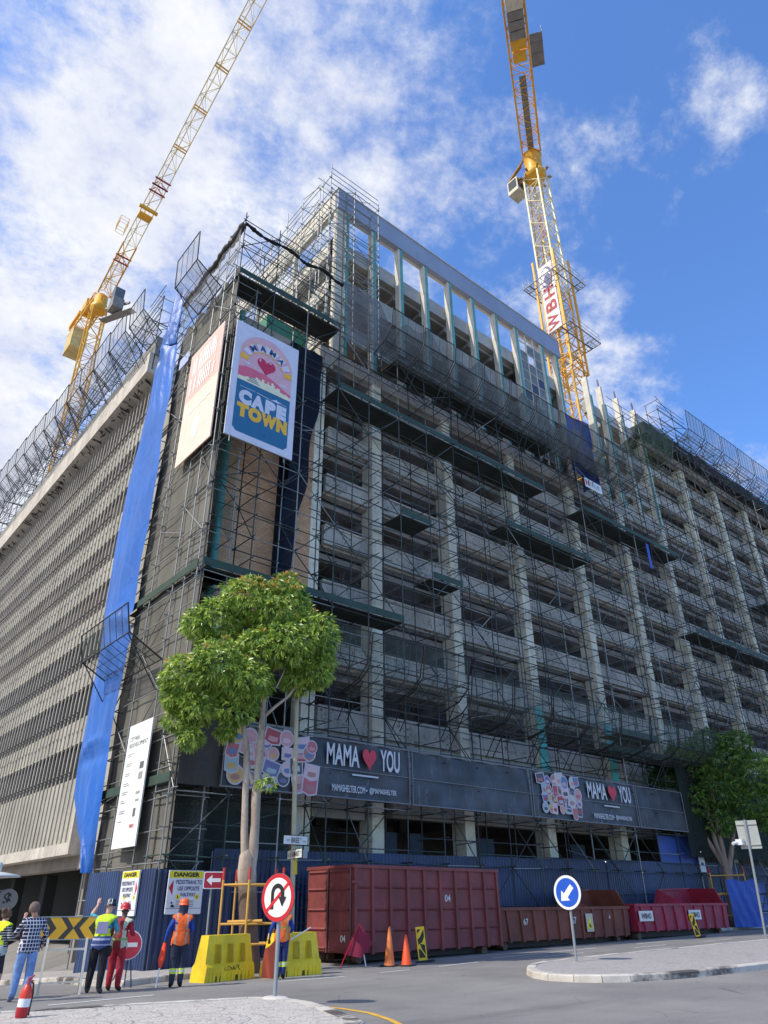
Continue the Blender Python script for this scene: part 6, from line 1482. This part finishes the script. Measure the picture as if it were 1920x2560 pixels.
    if hair:
        a = MB(); a.lathe([(.0, .125*s), (.06*s, .112*s), (.098*s, .06*s), (.108*s, .0), (.104*s, -.05*s), (.085*s, -.085*s)], 18, tuple(sc_-fw*.022*s)); o = a.build('hair', hair[0], t)
        if len(hair) > 1: a = MB(); a.lathe([(.0, .06*s), (.05*s, .04*s), (.06*s, 0), (.045*s, -.045*s), (.0, -.06*s)], 12, tuple(sc_-fw*.11*s+EZ*.07*s)); a.build('hair_bun', hair[0], t)
    if hat:
        a = MB(); c = sc_+EZ*.03*s; a.lathe([(.135*s, .0), (.132*s, .012*s), (.115*s, .018*s), (.118*s, .06*s), (.098*s, .115*s), (.05*s, .142*s), (.0, .15*s)], 22, tuple(c)); a.tube(c+fw*.1*s+EZ*.008*s, c+fw*.175*s-EZ*.01*s, .07*s, 10, .05*s) if False else None
        a.prism([(.1*s*math.cos(R(q)), .1*s+.085*s*math.sin(R(q))) for q in range(0, 181, 15)], c, sdv, fw, .012*s); a.build('hard_hat', hat if not isinstance(hat, tuple) else hat[0], t)
        if isinstance(hat, tuple):
            a = MB()
            for g_ in (-.04, .0, .04): a.bar(c+Vector((g_*s, -.126*s, .03*s)), c+Vector((g_*s, -.075*s, .135*s)), .014*s, .012*s)
            a.build('hat_stripes', hat[1], t)
    if flap:
        a = MB(); a.lathe([(.112*s, .03*s), (.112*s, -.06*s), (.1*s, -.13*s), (.13*s, -.19*s)], 18, tuple(sc_-fw*.01*s)); a.build('neck_cloth', flap, t)
    return t
NAVY = cloth_mat('navy work trousers', srgb(38, 44, 62)); BOOT = cloth_mat('black boots', srgb(34, 32, 32)); BLUEW = cloth_mat('blue work sleeve', srgb(34, 70, 160))
def shinband(name, c): return bandmat(name, c, [('z', .27, .31, srgb(206, 226, 60)), ('z', .31, .345, srgb(196, 200, 200)), ('z', .345, .38, srgb(206, 226, 60))])
HV_O = bandmat('orange vest', srgb(244, 104, 40), [('x', .105, .14, srgb(150, 150, 130)), ('z', 1.12, 1.16, srgb(226, 92, 36))])
HV_O2 = bandmat('orange vest worn', srgb(236, 110, 50), [('z', 1.12, 1.17, srgb(170, 150, 60)), ('x', .10, .135, srgb(170, 150, 90))])
HV_Y = bandmat('two tone hi vis vest', srgb(206, 236, 50), [('z', .5, 1.08, srgb(60, 76, 126)), ('z', 1.0, 1.04, srgb(170, 176, 200)), ('z', .90, .93, srgb(150, 156, 190))])
HV_Y2 = bandmat('yellow vest', srgb(220, 240, 30), [('z', .5, .97, srgb(190, 196, 190))])
HV_W = bandmat('pale vest', srgb(196, 200, 170), [('x', .0, .09, srgb(150, 40, 48)), ('z', .98, 1.02, srgb(150, 160, 90))])
pA = person('worker in orange vest and orange hard hat seen from behind, left of the tagged barrier', (9.02, 18.35, 0), -24, 1.74, {'skin': SKIN_D, 'shirt': BLUEW, 'trousers': shinband('navy trousers with shin bands', srgb(40, 46, 66)), 'shoes': BOOT},
       ((-.30, .0, 1.16), (-.35, .06, .93), (-.05, .1, -1)), ((.27, .06, 1.17), (.20, .26, 1.08), (-.3, 1, 0)), ((-.10, .0), (.09, .03)), (0.0, .03, 0), (0, 0), HV_O, flat('orange hard hat', srgb(238, 92, 34), .4), None, cloth_mat('navy neck cloth', srgb(40, 48, 70)))
pB = person('man in two tone hi vis vest and striped helmet pointing up with one arm', (7.1, 18.35, 0), -34, 1.74, {'skin': SKIN_L, 'shirt': cloth_mat('teal shirt', srgb(60, 150, 166)), 'trousers': cloth_mat('black trousers', srgb(28, 28, 34)), 'shoes': cloth_mat('grey shoes', srgb(70, 70, 72))},
       ((-.34, .20, 1.50), (-.30, .46, 1.70), (-.02, .35, 1)), ((.33, .0, 1.17), (.24, .20, 1.06), (-.6, 1, .1)), ((-.16, .10), (.12, -.06)), (.03, .03, 0), (.04, .05), HV_Y, (flat('black hard hat', srgb(30, 36, 38), .35), WHITE), None, None, False, False)
a = MB(); a.prism([(-.13, 1.13), (.13, 1.13), (.11, 1.36), (-.11, 1.36)], (.02, -.172, 0), EX, EZ, .02); a.build('vest_panel', flat('grey violet panel', srgb(140, 136, 170), .7), pB)
a = MB(); a.lathe([(.0, 0), (.05, .02), (.06, .1), (.05, .2), (.0, .22)], 10, (.21, -.02, .68)); a.build('tool_pouch', BOOT, pB)
RED_O = cloth_mat('red overalls', srgb(170, 38, 52))
pC = person('worker in red overalls, pale vest and red hard hat beside the pointing man', (7.62, 18.6, 0), -40, 1.66, {'skin': SKIN_D, 'shirt': RED_O, 'trousers': RED_O, 'shoes': cloth_mat('brown boots', srgb(70, 50, 44))},
       ((-.27, .05, 1.16), (-.14, .26, 1.10), (.4, 1, 0)), ((.30, .02, 1.16), (.24, .24, 1.14), (-.2, 1, 0)), ((-.12, .04), (.12, -.04)), (0, .03, 0), (.02, .03), HV_W, flat('red hard hat', srgb(196, 36, 46), .4))
pD = person('man in navy and white checked shirt and pale jeans looking up, hand at his chin', (5.42, 17.85, 0), -6, 1.73, {'skin': SKIN_L, 'shirt': plaidmat(), 'trousers': cloth_mat('pale blue jeans', srgb(122, 152, 200)), 'shoes': cloth_mat('blue grey shoes', srgb(110, 120, 150))},
       ((-.30, .10, 1.18), (-.16, .24, 1.42), (.2, .1, 1)), ((.30, .0, 1.17), (.30, .14, .98), (0, .8, -.6)), ((-.13, .06), (.12, -.03)), (-.05, .0, 0), (0, -.02), bandmat('loose shirt tail', srgb(34, 38, 66), []) and plaidmat(), None, (cloth_mat('brown grey hair', srgb(120, 100, 88)),), None, False, True, (.80, 1.46))
pE = person('woman in yellow vest over a striped top at the left edge, hair in a bun', (5.02, 18.55, 0), -62, 1.62, {'skin': SKIN_L, 'shirt': stripemat('black and white stripes', srgb(30, 30, 34), srgb(206, 204, 200), 22), 'trousers': cloth_mat('dark shorts', srgb(46, 50, 60)), 'shoes': cloth_mat('white shoes', srgb(190, 190, 190))},
       ((-.27, .06, 1.16), (-.12, .28, 1.2), (.3, 1, .2)), ((.28, .02, 1.15), (.14, .26, 1.2), (-.3, 1, .3)), ((-.1, .0), (.1, .05)), (.0, .04, 0), (0, 0), HV_Y2, None, (cloth_mat('brown hair', srgb(104, 76, 60)), 1), None, True)
pF = person('worker in orange vest half hidden behind the no U turn sign pole', (11.93, 18.41, 0), -30, 1.70, {'skin': SKIN_D, 'shirt': BLUEW, 'trousers': shinband('blue trousers with shin bands', srgb(40, 54, 110)), 'shoes': BOOT},
       ((-.30, .02, 1.16), (-.33, .10, .94), (0, .3, -1)), ((.29, .08, 1.14), (.24, .32, 1.06), (.2, 1, .1)), ((-.06, .0), (.07, .02)), (0, .03, 0), (0, 0), HV_O2, flat('orange hard hat', (.8, .1, .02), .4), None, cloth_mat('navy neck cloth', (.02, .03, .06)))
FLO = flat('orange flag cloth', srgb(244, 72, 36), .8)
t = thing('flag', 'rolled orange flag on a white stick held by the worker left of the barrier', 'flag', (8.68, 18.6, 0)); hA = Vector((8.72, 18.55, .86))
a = MB(); a.bar((8.50, 18.28, .02), hA+Vector((.03, .05, .1)), .026, .026); a.build('stick', WHITE, t) if False else wp(a, 'stick', WHITE, t)
a = MB(); a.path([hA+Vector((.02, .02, .05)), hA+Vector((-.03, -.05, -.12)), hA+Vector((-.09, -.13, -.3)), hA+Vector((-.12, -.17, -.45))], [.03, .06, .075, .03], 8); wp(a, 'flag_cloth', FLO, t)
t = thing('flag', 'spread orange flag on a white stick held by the worker behind the pole', 'flag', (11.6, 18.5, .4)); 
a = MB(); a.bar((11.62, 18.42, .62), (12.75, 18.3, 1.13), .024, .024); wp(a, 'stick', WHITE, t)
a = MB(); a.grid(lambda u, v: (11.30+.42*u+.05*v, 18.28+.04*math.sin(u*7+v*3), .07+.62*v+.28*u*v-.05*u), 8, 8); wp(a, 'flag_cloth', flat('faded orange flag', srgb(214, 92, 56), .8), t)
